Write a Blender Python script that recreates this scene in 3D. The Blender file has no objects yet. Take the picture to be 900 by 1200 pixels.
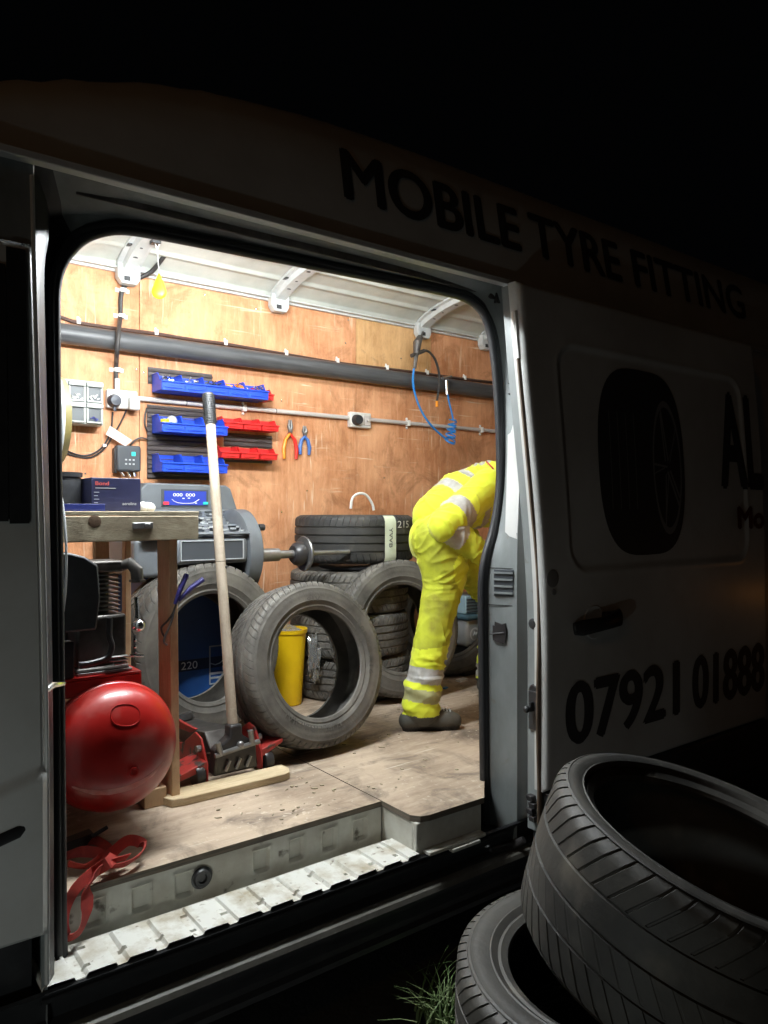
import bpy, bmesh, math, random
from mathutils import Vector, Matrix, noise
from math import sin, cos, pi, radians
R_ = random.Random(7)
sc = bpy.context.scene
C = sc.collection
# ------------------------------------------------------------------ camera
PSI = radians(37.2); CP, SP = cos(PSI), sin(PSI)
D, CZ, F = 1.775, 1.49, 880.0
cam_d = bpy.data.cameras.new('camera'); cam = bpy.data.objects.new('camera', cam_d); C.objects.link(cam)
cam_d.sensor_fit = 'VERTICAL'; cam_d.sensor_height = 36; cam_d.lens = F/1200*36
cam_d.clip_start = 0.02; cam_d.clip_end = 400
cam.location = (0, -D, CZ); cam.rotation_euler = (pi/2, 0, -PSI)
sc.camera = cam
# ------------------------------------------------------------------ night sky, exposure
w = bpy.data.worlds.new("World"); sc.world = w; w.use_nodes = True
wn = w.node_tree.nodes; wl = w.node_tree.links
bg = wn['Background']; bg.inputs['Color'].default_value = (0.55, 0.62, 0.75, 1); bg.inputs['Strength'].default_value = 0.0009
sc.view_settings.view_transform = 'Standard'; sc.view_settings.look = 'None'
sc.view_settings.exposure = 0; sc.view_settings.gamma = 1
try:
    sc.cycles.use_denoising = True
    sc.cycles.max_bounces = 8; sc.cycles.diffuse_bounces = 5; sc.cycles.sample_clamp_indirect = 6
except Exception: pass
LED_STRENGTH = 810.0
FILL_BAR_STRENGTH = 105.0
FILL_LANTERN_STRENGTH = 120.0
STREET_STRENGTH = 180.0
EXTERIOR_FILL_STRENGTH = 24.0
BOLLARD_STRENGTH = 5.0

# ------------------------------------------------------------------ helpers
def W(u, v, y):
    """world point on the plane Y=y that the photograph shows at pixel u,v"""
    t = (u-450)/F; Z = (D+y)/(CP-t*SP)
    return Vector((Z*(SP+t*CP), y, CZ-(v-600)/F*Z))
def WZ(u, v, z):
    t = (u-450)/F; Z = (CZ-z)*F/(v-600)
    return Vector((Z*(SP+t*CP), Z*(CP-t*SP)-D, z))
def lerp(a, b, t): return a+(b-a)*t
def sstep(a, b, x):
    t = max(0, min(1, (x-a)/(b-a))); return t*t*(3-2*t)
def ys(z):
    return 0.0 if z < 1.1 else 0.06*((z-1.1)/1.1)**2
def xr(z): return 1.92+0.055*sstep(1.2, 2.05, z)
def xl(z): return 0.412-0.017*sstep(0.8, 2.1, z)

class MB:
    def __init__(s): s.v = []; s.f = []; s.m = []
    def add(s, vs, fs, mi=0):
        o = len(s.v); s.v += [tuple(p) for p in vs]; s.f += [tuple(i+o for i in f) for f in fs]; s.m += [mi]*len(fs)
    def box(s, a, b, M=None, mi=0):
        x0, y0, z0 = a; x1, y1, z1 = b
        vs = [Vector(p) for p in ((x0,y0,z0),(x1,y0,z0),(x1,y1,z0),(x0,y1,z0),(x0,y0,z1),(x1,y0,z1),(x1,y1,z1),(x0,y1,z1))]
        if M is not None: vs = [M @ p for p in vs]
        s.add(vs, [(0,3,2,1),(4,5,6,7),(0,1,5,4),(1,2,6,5),(2,3,7,6),(3,0,4,7)], mi); return s
    def obox(s, c, ex, ey, ez, hx, hy, hz, mi=0):
        c = Vector(c); ex, ey, ez = [Vector(e).normalized() for e in (ex, ey, ez)]
        vs = [c+ex*hx*i+ey*hy*j+ez*hz*k for (i,j,k) in ((-1,-1,-1),(1,-1,-1),(1,1,-1),(-1,1,-1),(-1,-1,1),(1,-1,1),(1,1,1),(-1,1,1))]
        s.add(vs, [(0,3,2,1),(4,5,6,7),(0,1,5,4),(1,2,6,5),(2,3,7,6),(3,0,4,7)], mi); return s
    def prism(s, pts, a, b, M=None, mi=0):
        """pts 2D (x,z) outline extruded in y from a to b"""
        n = len(pts)
        vs = [Vector((p[0], a, p[1])) for p in pts]+[Vector((p[0], b, p[1])) for p in pts]
        if M is not None: vs = [M @ p for p in vs]
        s.add(vs, [tuple(range(n)), tuple(range(2*n-1, n-1, -1))]+[(i, i+n, (i+1) % n+n, (i+1) % n) for i in range(n)], mi); return s
    def tube(s, pts, r, n=10, caps=True, mi=0, flat=None):
        pts = [Vector(p) for p in pts]
        rs = r if isinstance(r, list) else [r]*len(pts)
        prev = None; rings = []
        for i, p in enumerate(pts):
            a = pts[max(0, i-1)]; b = pts[min(len(pts)-1, i+1)]
            t = (b-a).normalized() if (b-a).length > 1e-9 else Vector((0,0,1))
            if prev is None:
                up = Vector((0,0,1)) if abs(t.z) < 0.9 else Vector((0,1,0))
                if flat is not None: up = Vector(flat)
                nrm = (up-t*up.dot(t)).normalized()
            else:
                nrm = (prev-t*prev.dot(t))
                nrm = nrm.normalized() if nrm.length > 1e-6 else prev
            prev = nrm; bi = t.cross(nrm)
            if isinstance(rs[i], tuple): ra, rb = rs[i]
            else: ra = rb = rs[i]
            rings.append([p+nrm*ra*cos(2*pi*k/n)+bi*rb*sin(2*pi*k/n) for k in range(n)])
        vs = [q for rr in rings for q in rr]; fs = []
        for i in range(len(pts)-1):
            for k in range(n):
                fs.append((i*n+k, i*n+(k+1) % n, (i+1)*n+(k+1) % n, (i+1)*n+k))
        if caps: fs += [tuple(range(n-1, -1, -1)), tuple((len(pts)-1)*n+k for k in range(n))]
        s.add(vs, fs, mi); return s
    def lathe(s, prof, c, axis=(0,0,1), n=32, mi=0, closed=False):
        """prof list of (r, h) along axis from c"""
        ax = Vector(axis).normalized(); c = Vector(c)
        u = ax.orthogonal().normalized(); v = ax.cross(u)
        vs = []; fs = []; m = len(prof)
        for k in range(n):
            d = u*cos(2*pi*k/n)+v*sin(2*pi*k/n)
            for (r, h) in prof: vs.append(c+d*r+ax*h)
        for k in range(n):
            k2 = (k+1) % n
            for i in range(m if closed else m-1):
                j = (i+1) % m
                fs.append((k*m+i, k2*m+i, k2*m+j, k*m+j))
        if not closed:
            if prof[0][0] > 1e-5: fs.append(tuple(k*m for k in range(n-1, -1, -1)))
            if prof[-1][0] > 1e-5: fs.append(tuple(k*m+m-1 for k in range(n)))
        s.add(vs, fs, mi); return s
    def sphere(s, c, r, n=16, sz=(1,1,1), mi=0):
        vs = []; fs = []; m = n//2+1
        for i in range(m):
            th = pi*i/(m-1)
            for k in range(n):
                vs.append((c[0]+r*sz[0]*sin(th)*cos(2*pi*k/n), c[1]+r*sz[1]*sin(th)*sin(2*pi*k/n), c[2]+r*sz[2]*cos(th)))
        for i in range(m-1):
            for k in range(n): fs.append((i*n+k, (i+1)*n+k, (i+1)*n+(k+1) % n, i*n+(k+1) % n))
        s.add(vs, fs, mi); return s
    def relief(s, o, eu, ev, en, nu, nv, hf, mi=0, back=None):
        """height field: o + eu*a + ev*b + en*h(a,b), a,b in 0..1"""
        o, eu, ev, en = map(Vector, (o, eu, ev, en)); vs = []; fs = []
        for j in range(nv+1):
            for i in range(nu+1):
                a, b = i/nu, j/nv; vs.append(o+eu*a+ev*b+en*hf(a, b))
        for j in range(nv):
            for i in range(nu):
                q = j*(nu+1)+i; fs.append((q, q+1, q+nu+2, q+nu+1))
        s.add(vs, fs, mi); return s
    def grid(s, fn, nu, nv, mi=0):
        vs = [fn(i/nu, j/nv) for j in range(nv+1) for i in range(nu+1)]; fs = []
        for j in range(nv):
            for i in range(nu):
                q = j*(nu+1)+i; fs.append((q, q+1, q+nu+2, q+nu+1))
        s.add(vs, fs, mi); return s

def mesh_of(name, mb, mats, smooth=True, angle=35):
    me = bpy.data.meshes.new(name); me.from_pydata(mb.v, [], mb.f)
    if not isinstance(mats, (list, tuple)): mats = [mats]
    for m in mats: me.materials.append(m)
    if len(mats) > 1: me.polygons.foreach_set('material_index', mb.m)
    bm = bmesh.new(); bm.from_mesh(me); bmesh.ops.recalc_face_normals(bm, faces=bm.faces); bm.to_mesh(me); bm.free()
    if smooth:
        me.shade_smooth(); me.set_sharp_from_angle(angle=radians(angle))
    return me
def ob(name, mb, mats, parent=None, bev=0, smooth=True, angle=35, seg=2, label=None, kind=None, mesh=None):
    me = mesh or mesh_of(name, mb, mats, smooth, angle)
    o = bpy.data.objects.new(name, me); C.objects.link(o)
    if parent is not None:
        o.parent = parent; o.matrix_parent_inverse = Matrix.Identity(4)
        # geometry is given in world space: compensate the parent's location and rotation
        if mesh is None:
            inv = parent_world(parent).inverted(); o.data.transform(inv)
    if bev:
        b = o.modifiers.new('bevel', 'BEVEL'); b.width = bev; b.segments = seg; b.limit_method = 'ANGLE'; b.angle_limit = radians(40)
    if label: o['label'] = label
    if kind: o['kind'] = kind
    return o
def parent_world(o):
    M = o.matrix_basis.copy()
    return parent_world(o.parent) @ M if o.parent else M
def tag(o, label, cat, group=None):
    o['label'] = label; o['category'] = cat
    if group: o['group'] = group
    return o
def thing(name, label, cat, loc=(0,0,0), group=None, rot=(0,0,0)):
    o = bpy.data.objects.new(name, None); C.objects.link(o); o.location = loc; o.rotation_euler = rot; o.empty_display_size = 0.05
    return tag(o, label, cat, group)
def copy_tree(o, parent=None, label=None):
    c = o.copy(); C.objects.link(c); c.parent = parent
    if label: c['label'] = label
    for ch in list(o.children): copy_tree(ch, c)
    return c

# ------------------------------------------------------------------ materials
def mat(name, col, rough=0.5, metal=0.0, col2=None, nscale=6.0, bump=0.0, bscale=40.0, spec=None, coat=0.0, stretch=(1,1,1), detail=6, lo=0.35, hi=0.65,
        spots=None, spot_scale=20, spot_lo=0.62, spot_hi=0.7, rvar=0.0, emit=None, estr=0, trans=0, alpha=1, sheen=0):
    m = bpy.data.materials.new(name); m.use_nodes = True; nt = m.node_tree; N = nt.nodes; L = nt.links
    b = N['Principled BSDF']; b.inputs['Base Color'].default_value = (*col, 1)
    b.inputs['Roughness'].default_value = rough; b.inputs['Metallic'].default_value = metal
    if spec is not None: b.inputs['Specular IOR Level'].default_value = spec
    if coat: b.inputs['Coat Weight'].default_value = coat; b.inputs['Coat Roughness'].default_value = 0.2
    if sheen: b.inputs['Sheen Weight'].default_value = sheen
    if trans: b.inputs['Transmission Weight'].default_value = trans
    if emit: b.inputs['Emission Color'].default_value = (*emit, 1); b.inputs['Emission Strength'].default_value = estr
    tc = N.new('ShaderNodeTexCoord'); mp = N.new('ShaderNodeMapping'); L.new(tc.outputs['Object'], mp.inputs['Vector'])
    mp.inputs['Scale'].default_value = stretch
    cur = None
    if col2 is not None:
        n = N.new('ShaderNodeTexNoise'); n.inputs['Scale'].default_value = nscale; n.inputs['Detail'].default_value = detail; n.inputs['Roughness'].default_value = 0.62
        L.new(mp.outputs[0], n.inputs['Vector'])
        r = N.new('ShaderNodeValToRGB'); r.color_ramp.elements[0].position = lo; r.color_ramp.elements[1].position = hi
        r.color_ramp.elements[0].color = (*col, 1); r.color_ramp.elements[1].color = (*col2, 1)
        L.new(n.outputs['Fac'], r.inputs['Fac']); cur = r.outputs['Color']
        if rvar:
            mr = N.new('ShaderNodeMapRange'); mr.inputs['To Min'].default_value = rough-rvar; mr.inputs['To Max'].default_value = rough+rvar
            L.new(n.outputs['Fac'], mr.inputs['Value']); L.new(mr.outputs[0], b.inputs['Roughness'])
    if spots is not None:
        n2 = N.new('ShaderNodeTexNoise'); n2.inputs['Scale'].default_value = spot_scale; n2.inputs['Detail'].default_value = 5
        L.new(tc.outputs['Object'], n2.inputs['Vector'])
        mr2 = N.new('ShaderNodeMapRange'); mr2.inputs['From Min'].default_value = spot_lo; mr2.inputs['From Max'].default_value = spot_hi
        L.new(n2.outputs['Fac'], mr2.inputs['Value'])
        mx = N.new('ShaderNodeMix'); mx.data_type = 'RGBA'
        L.new(mr2.outputs[0], mx.inputs['Factor'])
        if cur: L.new(cur, mx.inputs['A'])
        else: mx.inputs['A'].default_value = (*col, 1)
        mx.inputs['B'].default_value = (*spots, 1); cur = mx.outputs['Result']
    if cur: L.new(cur, b.inputs['Base Color'])
    if bump:
        nb = N.new('ShaderNodeTexNoise'); nb.inputs['Scale'].default_value = bscale; nb.inputs['Detail'].default_value = 4
        L.new(mp.outputs[0], nb.inputs['Vector'])
        bp = N.new('ShaderNodeBump'); bp.inputs['Strength'].default_value = bump; bp.inputs['Distance'].default_value = 0.004
        L.new(nb.outputs['Fac'], bp.inputs['Height']); L.new(bp.outputs[0], b.inputs['Normal'])
    return m
def wood(name, c1, c2, c3, stretch, scratch=(0.8,0.7,0.55), scr_amt=0.5, stain=(0.1,0.06,0.04), stain_lo=0.6, rough=0.65, gscale=5, knots=0.0):
    """sheet timber: long grain, blotches, pale scratches, dark stains"""
    m = bpy.data.materials.new(name); m.use_nodes = True; nt = m.node_tree; N = nt.nodes; L = nt.links; b = N['Principled BSDF']
    tc = N.new('ShaderNodeTexCoord')
    def mapping(s, loc=(0,0,0), rot=(0,0,0)):
        mp = N.new('ShaderNodeMapping'); mp.inputs['Scale'].default_value = s; mp.inputs['Location'].default_value = loc; mp.inputs['Rotation'].default_value = rot
        L.new(tc.outputs['Object'], mp.inputs['Vector']); return mp.outputs[0]
    def nz(vec, scale, det=6, dist=0.0, rg=0.6):
        n = N.new('ShaderNodeTexNoise'); n.inputs['Scale'].default_value = scale; n.inputs['Detail'].default_value = det; n.inputs['Distortion'].default_value = dist; n.inputs['Roughness'].default_value = rg
        L.new(vec, n.inputs['Vector']); return n.outputs['Fac']
    def ramp(fac, stops):
        r = N.new('ShaderNodeValToRGB'); e = r.color_ramp.elements
        e[0].position = stops[0][0]; e[0].color = (*stops[0][1], 1); e[1].position = stops[-1][0]; e[1].color = (*stops[-1][1], 1)
        for p, c in stops[1:-1]:
            q = e.new(p); q.color = (*c, 1)
        L.new(fac, r.inputs['Fac']); return r.outputs['Color']
    def mr(fac, a, bb, lo=0, hi=1):
        q = N.new('ShaderNodeMapRange'); q.inputs['From Min'].default_value = a; q.inputs['From Max'].default_value = bb; q.inputs['To Min'].default_value = lo; q.inputs['To Max'].default_value = hi
        L.new(fac, q.inputs['Value']); return q.outputs[0]
    def mix(f, A, B, mode='MIX'):
        x = N.new('ShaderNodeMix'); x.data_type = 'RGBA'; x.blend_type = mode
        L.new(f, x.inputs['Factor']) if not isinstance(f, float) else setattr(x.inputs['Factor'], 'default_value', f)
        L.new(A, x.inputs['A']) if not isinstance(A, tuple) else setattr(x.inputs['A'], 'default_value', (*A, 1))
        L.new(B, x.inputs['B']) if not isinstance(B, tuple) else setattr(x.inputs['B'], 'default_value', (*B, 1))
        return x.outputs['Result']
    g = nz(mapping(stretch), gscale, 8, 0.6)
    base = ramp(g, [(0.3, c1), (0.5, c2), (0.72, c3)])
    fine = nz(mapping(tuple(k*4 for k in stretch)), gscale*2.2, 4, 0.2)
    base = mix(mr(fine, 0.35, 0.7, 0, 0.35), base, tuple(k*0.55 for k in c1))
    bl = nz(mapping((1,1,1)), 2.6, 5, 0.3)
    base = mix(mr(bl, 0.42, 0.66, 0, 0.55), base, tuple(k*1.25 for k in c3))
    st = nz(mapping((1,1,1), (3,1,5)), 4.5, 8, 0.8, 0.7)
    base = mix(mr(st, stain_lo, stain_lo+0.16, 0, 0.7), base, stain)
    # scratches in two directions
    for k, (rot, off) in enumerate((((0.3,0.7,0.5), 2), ((0.9,-0.5,-0.6), 7))):
        s = nz(mapping((1.2,22,22) if k == 0 else (20,20,1.3), (off,off,off), rot), 2.4, 3, 0.4)
        reg = nz(mapping((1,1,1), (off*2,0,off)), 2.2, 3)
        f1 = mr(s, 0.61, 0.68, 0, 1); f2 = mr(reg, 0.48, 0.62, 0, scr_amt)
        mu = N.new('ShaderNodeMath'); mu.operation = 'MULTIPLY'; L.new(f1, mu.inputs[0]); L.new(f2, mu.inputs[1])
        base = mix(mu.outputs[0], base, scratch)
    if knots:
        vo = N.new('ShaderNodeTexVoronoi'); vo.inputs['Scale'].default_value = 5; L.new(mapping((1,1,1)), vo.inputs['Vector'])
        base = mix(mr(vo.outputs['Distance'], 0.05, 0.09, knots, 0), base, (0.05,0.03,0.02))
    L.new(base, b.inputs['Base Color'])
    L.new(mr(bl, 0.3, 0.7, rough-0.12, rough+0.15), b.inputs['Roughness'])
    bp = N.new('ShaderNodeBump'); bp.inputs['Strength'].default_value = 0.35; bp.inputs['Distance'].default_value = 0.003
    L.new(fine, bp.inputs['Height']); L.new(bp.outputs[0], b.inputs['Normal'])
    return m

M_paint = mat('white_van_paint', (0.62,0.63,0.62), 0.38, col2=(0.5,0.5,0.48), nscale=2.5, coat=0.3, rvar=0.08, bump=0.02, bscale=8, detail=10)
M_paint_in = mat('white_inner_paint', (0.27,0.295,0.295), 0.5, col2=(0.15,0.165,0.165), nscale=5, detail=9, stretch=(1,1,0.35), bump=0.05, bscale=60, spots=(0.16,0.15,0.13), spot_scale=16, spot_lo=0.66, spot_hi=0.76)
M_ceiling = mat('white_roof_sheet', (0.62,0.63,0.58), 0.45, col2=(0.48,0.5,0.46), nscale=5, bump=0.05, bscale=30)
M_rib = mat('galvanised_rib_paint', (0.62,0.64,0.63), 0.4, col2=(0.48,0.5,0.5), nscale=9)
M_step = mat('worn_step_paint', (0.66,0.66,0.61), 0.5, col2=(0.36,0.31,0.22), nscale=11, detail=12, lo=0.45, hi=0.68, spots=(0.16,0.12,0.08), spot_scale=45, spot_lo=0.64, spot_hi=0.74, bump=0.15, bscale=80)
M_riser = mat('dusty_riser_paint', (0.60,0.60,0.54), 0.55, col2=(0.40,0.37,0.31), nscale=8, lo=0.4, hi=0.75, detail=9, spots=(0.12,0.10,0.08), spot_scale=22, spot_lo=0.64, spot_hi=0.75)
M_seal = mat('black_rubber_seal', (0.018,0.019,0.021), 0.5, bump=0.05, bscale=90)
M_brownseal = mat('brown_edge_rubber', (0.16,0.115,0.08), 0.55, col2=(0.10,0.07,0.05), nscale=12)
M_blackpl = mat('black_plastic', (0.02,0.021,0.023), 0.42, col2=(0.032,0.033,0.035), nscale=20, bump=0.05, bscale=150)
M_vinyl = mat('black_vinyl', (0.045,0.045,0.048), 0.5)  # one even tone, a little above black
M_vinylred = mat('dark_red_vinyl', (0.10,0.02,0.012), 0.45)
M_vinylgrey = mat('grey_vinyl', (0.24,0.24,0.24), 0.45)
M_rubber = mat('tyre_rubber', (0.022,0.022,0.022), 0.62, col2=(0.06,0.055,0.048), nscale=7, detail=10, lo=0.4, hi=0.75, bump=0.12, bscale=120, rvar=0.1, spots=(0.11,0.10,0.085), spot_scale=11, spot_lo=0.6, spot_hi=0.85)
M_rubberD = mat('dusty_tyre_rubber', (0.062,0.058,0.052), 0.66, col2=(0.19,0.175,0.15), nscale=6, detail=10, lo=0.38, hi=0.72, bump=0.14, bscale=120, spots=(0.17,0.155,0.13), spot_scale=13, spot_lo=0.58, spot_hi=0.85)
M_rubberO = mat('outdoor_tyre_rubber', (0.026,0.025,0.023), 0.6, col2=(0.085,0.08,0.068), nscale=5, detail=12, lo=0.4, hi=0.8, bump=0.2, bscale=70, rvar=0.12, spots=(0.14,0.125,0.10), spot_scale=9, spot_lo=0.6, spot_hi=0.85)
M_chalk = mat('chalk_marks', (0.75,0.75,0.72), 0.9)
M_faint = mat('moulded_lettering_rubber', (0.10,0.095,0.085), 0.65)
M_plyw = wood('orange_plywood', (0.47,0.185,0.075), (0.60,0.265,0.12), (0.72,0.39,0.21), (7,1,1.1), scratch=(0.80,0.64,0.46), scr_amt=0.9, stain=(0.30,0.12,0.045), stain_lo=0.51)
M_plyl = wood('pale_plywood', (0.52,0.28,0.11), (0.64,0.37,0.16), (0.72,0.45,0.22), (7,1,1.1), scratch=(0.74,0.55,0.36), scr_amt=0.5, stain=(0.2,0.1,0.05), stain_lo=0.58)
M_floor = wood('worn_floor_plywood', (0.26,0.19,0.135), (0.38,0.29,0.21), (0.50,0.40,0.30), (1.2,6,1), scratch=(0.68,0.6,0.48), scr_amt=0.8, stain=(0.07,0.055,0.045), stain_lo=0.5, rough=0.72, gscale=5)
M_plyedge = mat('ply_edge', (0.10,0.09,0.075), 0.8, col2=(0.2,0.16,0.12), nscale=10, stretch=(1,1,20))
M_timber = wood('weathered_timber', (0.28,0.23,0.15), (0.38,0.32,0.22), (0.48,0.42,0.30), (1.2,8,8), scratch=(0.62,0.54,0.4), scr_amt=0.4, stain=(0.12,0.085,0.05), stain_lo=0.53, rough=0.7)
M_leg = wood('timber_leg', (0.42,0.27,0.15), (0.50,0.33,0.19), (0.58,0.42,0.26), (8,8,1.2), scratch=(0.62,0.48,0.33), scr_amt=0.3, stain=(0.2,0.12,0.07), stain_lo=0.62, rough=0.6)
M_plank = wood('speckled_plank', (0.45,0.34,0.2), (0.55,0.43,0.26), (0.64,0.54,0.36), (1.2,10,10), scratch=(0.68,0.58,0.4), scr_amt=0.5, stain=(0.10,0.07,0.05), stain_lo=0.6, rough=0.7)
M_pole = wood('pale_handle', (0.36,0.29,0.22), (0.43,0.36,0.28), (0.50,0.43,0.34), (10,10,1), scratch=(0.7,0.64,0.54), scr_amt=0.2, stain=(0.32,0.24,0.17), stain_lo=0.66, rough=0.5)
M_duct = mat('dark_grey_duct', (0.045,0.046,0.050), 0.42, col2=(0.085,0.087,0.09), nscale=6, stretch=(0.5,8,8), bump=0.04, bscale=30)
M_cable = mat('black_cable', (0.03,0.027,0.026), 0.5)
M_brcable = mat('brown_black_cable', (0.075,0.04,0.03), 0.5)
M_clip = mat('white_clip', (0.8,0.79,0.76), 0.5)
M_conduit = mat('grey_conduit', (0.58,0.54,0.51), 0.45, col2=(0.5,0.46,0.44), nscale=10)
M_socket = mat('white_socket', (0.74,0.73,0.70), 0.4, col2=(0.64,0.62,0.58), nscale=12)
M_plug = mat('blue_grey_plug', (0.045,0.05,0.065), 0.45)
M_blue = mat('blue_bin_plastic', (0.012,0.055,0.50), 0.38, col2=(0.015,0.08,0.62), nscale=14, bump=0.04, bscale=60)
M_red = mat('red_bin_plastic', (0.62,0.018,0.02), 0.38, col2=(0.72,0.03,0.03), nscale=14)
M_louv = mat('dark_louvre_panel', (0.055,0.045,0.045), 0.5, col2=(0.085,0.07,0.068), nscale=10)
M_redp = mat('red_tank_enamel', (0.44,0.010,0.007), 0.36, col2=(0.33,0.008,0.006), nscale=4, coat=0.45, rvar=0.08, spots=(0.40,0.13,0.11), spot_scale=5, spot_lo=0.58, spot_hi=0.78, bump=0.06, bscale=9)
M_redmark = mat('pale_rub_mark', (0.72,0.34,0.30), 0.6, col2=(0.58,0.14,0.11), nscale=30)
M_redj = mat('chipped_red_jack_paint', (0.42,0.03,0.025), 0.45, col2=(0.30,0.03,0.025), nscale=20, spots=(0.05,0.035,0.03), spot_scale=28, spot_lo=0.56, spot_hi=0.62)
M_alu = mat('cast_aluminium', (0.55,0.54,0.53), 0.42, 0.6, col2=(0.35,0.34,0.33), nscale=30, bump=0.12, bscale=120)
M_aludk = mat('grimy_aluminium', (0.15,0.135,0.125), 0.45, 0.5, col2=(0.06,0.055,0.05), nscale=12, bump=0.12, bscale=120)
M_chrome = mat('bright_steel', (0.75,0.76,0.77), 0.18, 1.0)
M_steel = mat('oiled_steel', (0.30,0.30,0.30), 0.33, 0.7, col2=(0.22,0.21,0.2), nscale=20)
M_blkmet = mat('black_greasy_metal', (0.03,0.03,0.032), 0.35, 0.3, col2=(0.055,0.05,0.05), nscale=20, bump=0.1, bscale=70)
M_grey = mat('grey_machine_plastic', (0.14,0.155,0.17), 0.5, col2=(0.105,0.115,0.125), nscale=6, bump=0.05, bscale=140)
M_greyd = mat('dark_grey_machine_panel', (0.055,0.062,0.072), 0.5)
M_cabblue = mat('blue_cabinet_paint', (0.024,0.095,0.32), 0.38, col2=(0.018,0.07,0.24), nscale=4)
M_cabdark = mat('dark_blue_stripe', (0.008,0.015,0.05), 0.4)
M_label = mat('grey_label', (0.42,0.44,0.46), 0.5)
M_white = mat('white_print', (0.78,0.78,0.78), 0.5)
M_screen = mat('lit_blue_display', (0.02,0.04,0.3), 0.3, emit=(0.05,0.09,0.4), estr=0.35)
M_disp = mat('lit_white_digits', (0.8,0.8,0.9), 0.3, emit=(0.8,0.8,1), estr=0.35)
M_btnr = mat('red_button', (0.7,0.04,0.06), 0.4, emit=(1,0.1,0.15), estr=0.25)
M_btng = mat('green_button', (0.02,0.45,0.4), 0.4, emit=(0.1,0.9,0.8), estr=0.25)
M_navy = mat('navy_box_card', (0.012,0.014,0.045), 0.42, col2=(0.02,0.022,0.06), nscale=12)
M_navybl = mat('blue_tray_plastic', (0.015,0.025,0.16), 0.4)
M_hivis = None
M_yel = mat('yellow_bucket_plastic', (0.85,0.56,0.008), 0.4, col2=(0.75,0.46,0.005), nscale=5, spots=(0.35,0.22,0.02), spot_scale=9, spot_lo=0.62, spot_hi=0.8)
M_yelreel = mat('yellow_grey_reel', (0.26,0.20,0.05), 0.45, col2=(0.12,0.11,0.06), nscale=4)
M_fresh = mat('yellow_air_freshener', (0.80,0.66,0.015), 0.35)
M_bluehose = mat('blue_air_hose', (0.02,0.22,0.62), 0.3)
M_orange = mat('orange_grip', (0.85,0.30,0.02), 0.4)
M_redgrip = mat('red_grip', (0.75,0.03,0.02), 0.4)
M_bluegrip = mat('blue_grip', (0.06,0.16,0.45), 0.4)
M_indigo = mat('indigo_grip', (0.035,0.03,0.16), 0.4)
M_strap = mat('red_webbing', (0.46,0.045,0.03), 0.75, col2=(0.3,0.03,0.025), nscale=30, bump=0.3, bscale=400)
M_paper = mat('pinkish_paper', (0.75,0.62,0.58), 0.8, col2=(0.6,0.42,0.4), nscale=35)
M_drawer = mat('grey_drawer_cabinet', (0.48,0.50,0.48), 0.45)
M_drawerin = mat('dark_drawer_window', (0.075,0.085,0.09), 0.4)
M_teal = mat('pale_teal_plastic', (0.30,0.42,0.46), 0.4)
M_ltgrey = mat('light_grey_metal', (0.5,0.52,0.53), 0.4)
M_ground = mat('dark_wet_tarmac', (0.035,0.034,0.032), 0.75, col2=(0.055,0.052,0.048), nscale=14, bump=0.6, bscale=60)
M_grass = mat('grass_blade', (0.08,0.16,0.045), 0.6, col2=(0.20,0.24,0.11), nscale=5)
M_disc = mat('black_rubber_disc', (0.02,0.021,0.024), 0.4)
M_bag = mat('clear_polythene', (0.8,0.82,0.82), 0.15, trans=0.85)
M_skin = mat('skin', (0.55,0.33,0.24), 0.5, col2=(0.48,0.26,0.19), nscale=20)
M_hair = mat('dark_hair', (0.03,0.022,0.018), 0.6)
M_shoe = mat('dark_work_boot', (0.05,0.05,0.042), 0.7, col2=(0.085,0.08,0.065), nscale=14, bump=0.2, bscale=60)
M_sole = mat('boot_sole', (0.02,0.02,0.02), 0.6)
M_led = mat('led_diffuser', (0.9,0.9,0.9), 0.5, emit=(0.93,0.98,1.0), estr=LED_STRENGTH)
M_ledh = mat('led_housing', (0.7,0.7,0.7), 0.4)
M_bar = mat('roof_fill_diffuser', (0.9,0.9,0.9), 0.5, emit=(0.93,0.98,1.0), estr=FILL_BAR_STRENGTH)
M_lan = mat('fill_lantern_bulb', (0.9,0.9,0.9), 0.5, emit=(0.90,1.0,0.97), estr=FILL_LANTERN_STRENGTH)
M_str = mat('orange_street_bulb', (0.9,0.6,0.2), 0.5, emit=(1.0,0.42,0.08), estr=STREET_STRENGTH)
M_extfill = mat('exterior_fill_bulb', (0.9,0.9,0.85), 0.5, emit=(0.95,1.0,0.86), estr=EXTERIOR_FILL_STRENGTH)
M_bol = mat('orange_bollard_bulb', (0.9,0.6,0.2), 0.5, emit=(1.0,0.36,0.05), estr=BOLLARD_STRENGTH)
M_reflect = mat('grey_reflective_tape', (0.46,0.46,0.45), 0.45, col2=(0.34,0.33,0.30), nscale=22, bump=0.15, bscale=50)
M_hivis = mat('hi_vis_yellow_cloth', (0.58,0.66,0.02), 0.8, col2=(0.72,0.80,0.04), nscale=6, bump=0.25, bscale=55, detail=8, spots=(0.34,0.31,0.02), spot_scale=8, spot_lo=0.58, spot_hi=0.8, sheen=0.2)
M_hivisdirty = mat('grimy_hi_vis_cloth', (0.36,0.38,0.03), 0.85, col2=(0.58,0.65,0.035), nscale=7, bump=0.25, bscale=55, detail=8, spots=(0.20,0.17,0.03), spot_scale=7, spot_lo=0.54, spot_hi=0.75)

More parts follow.
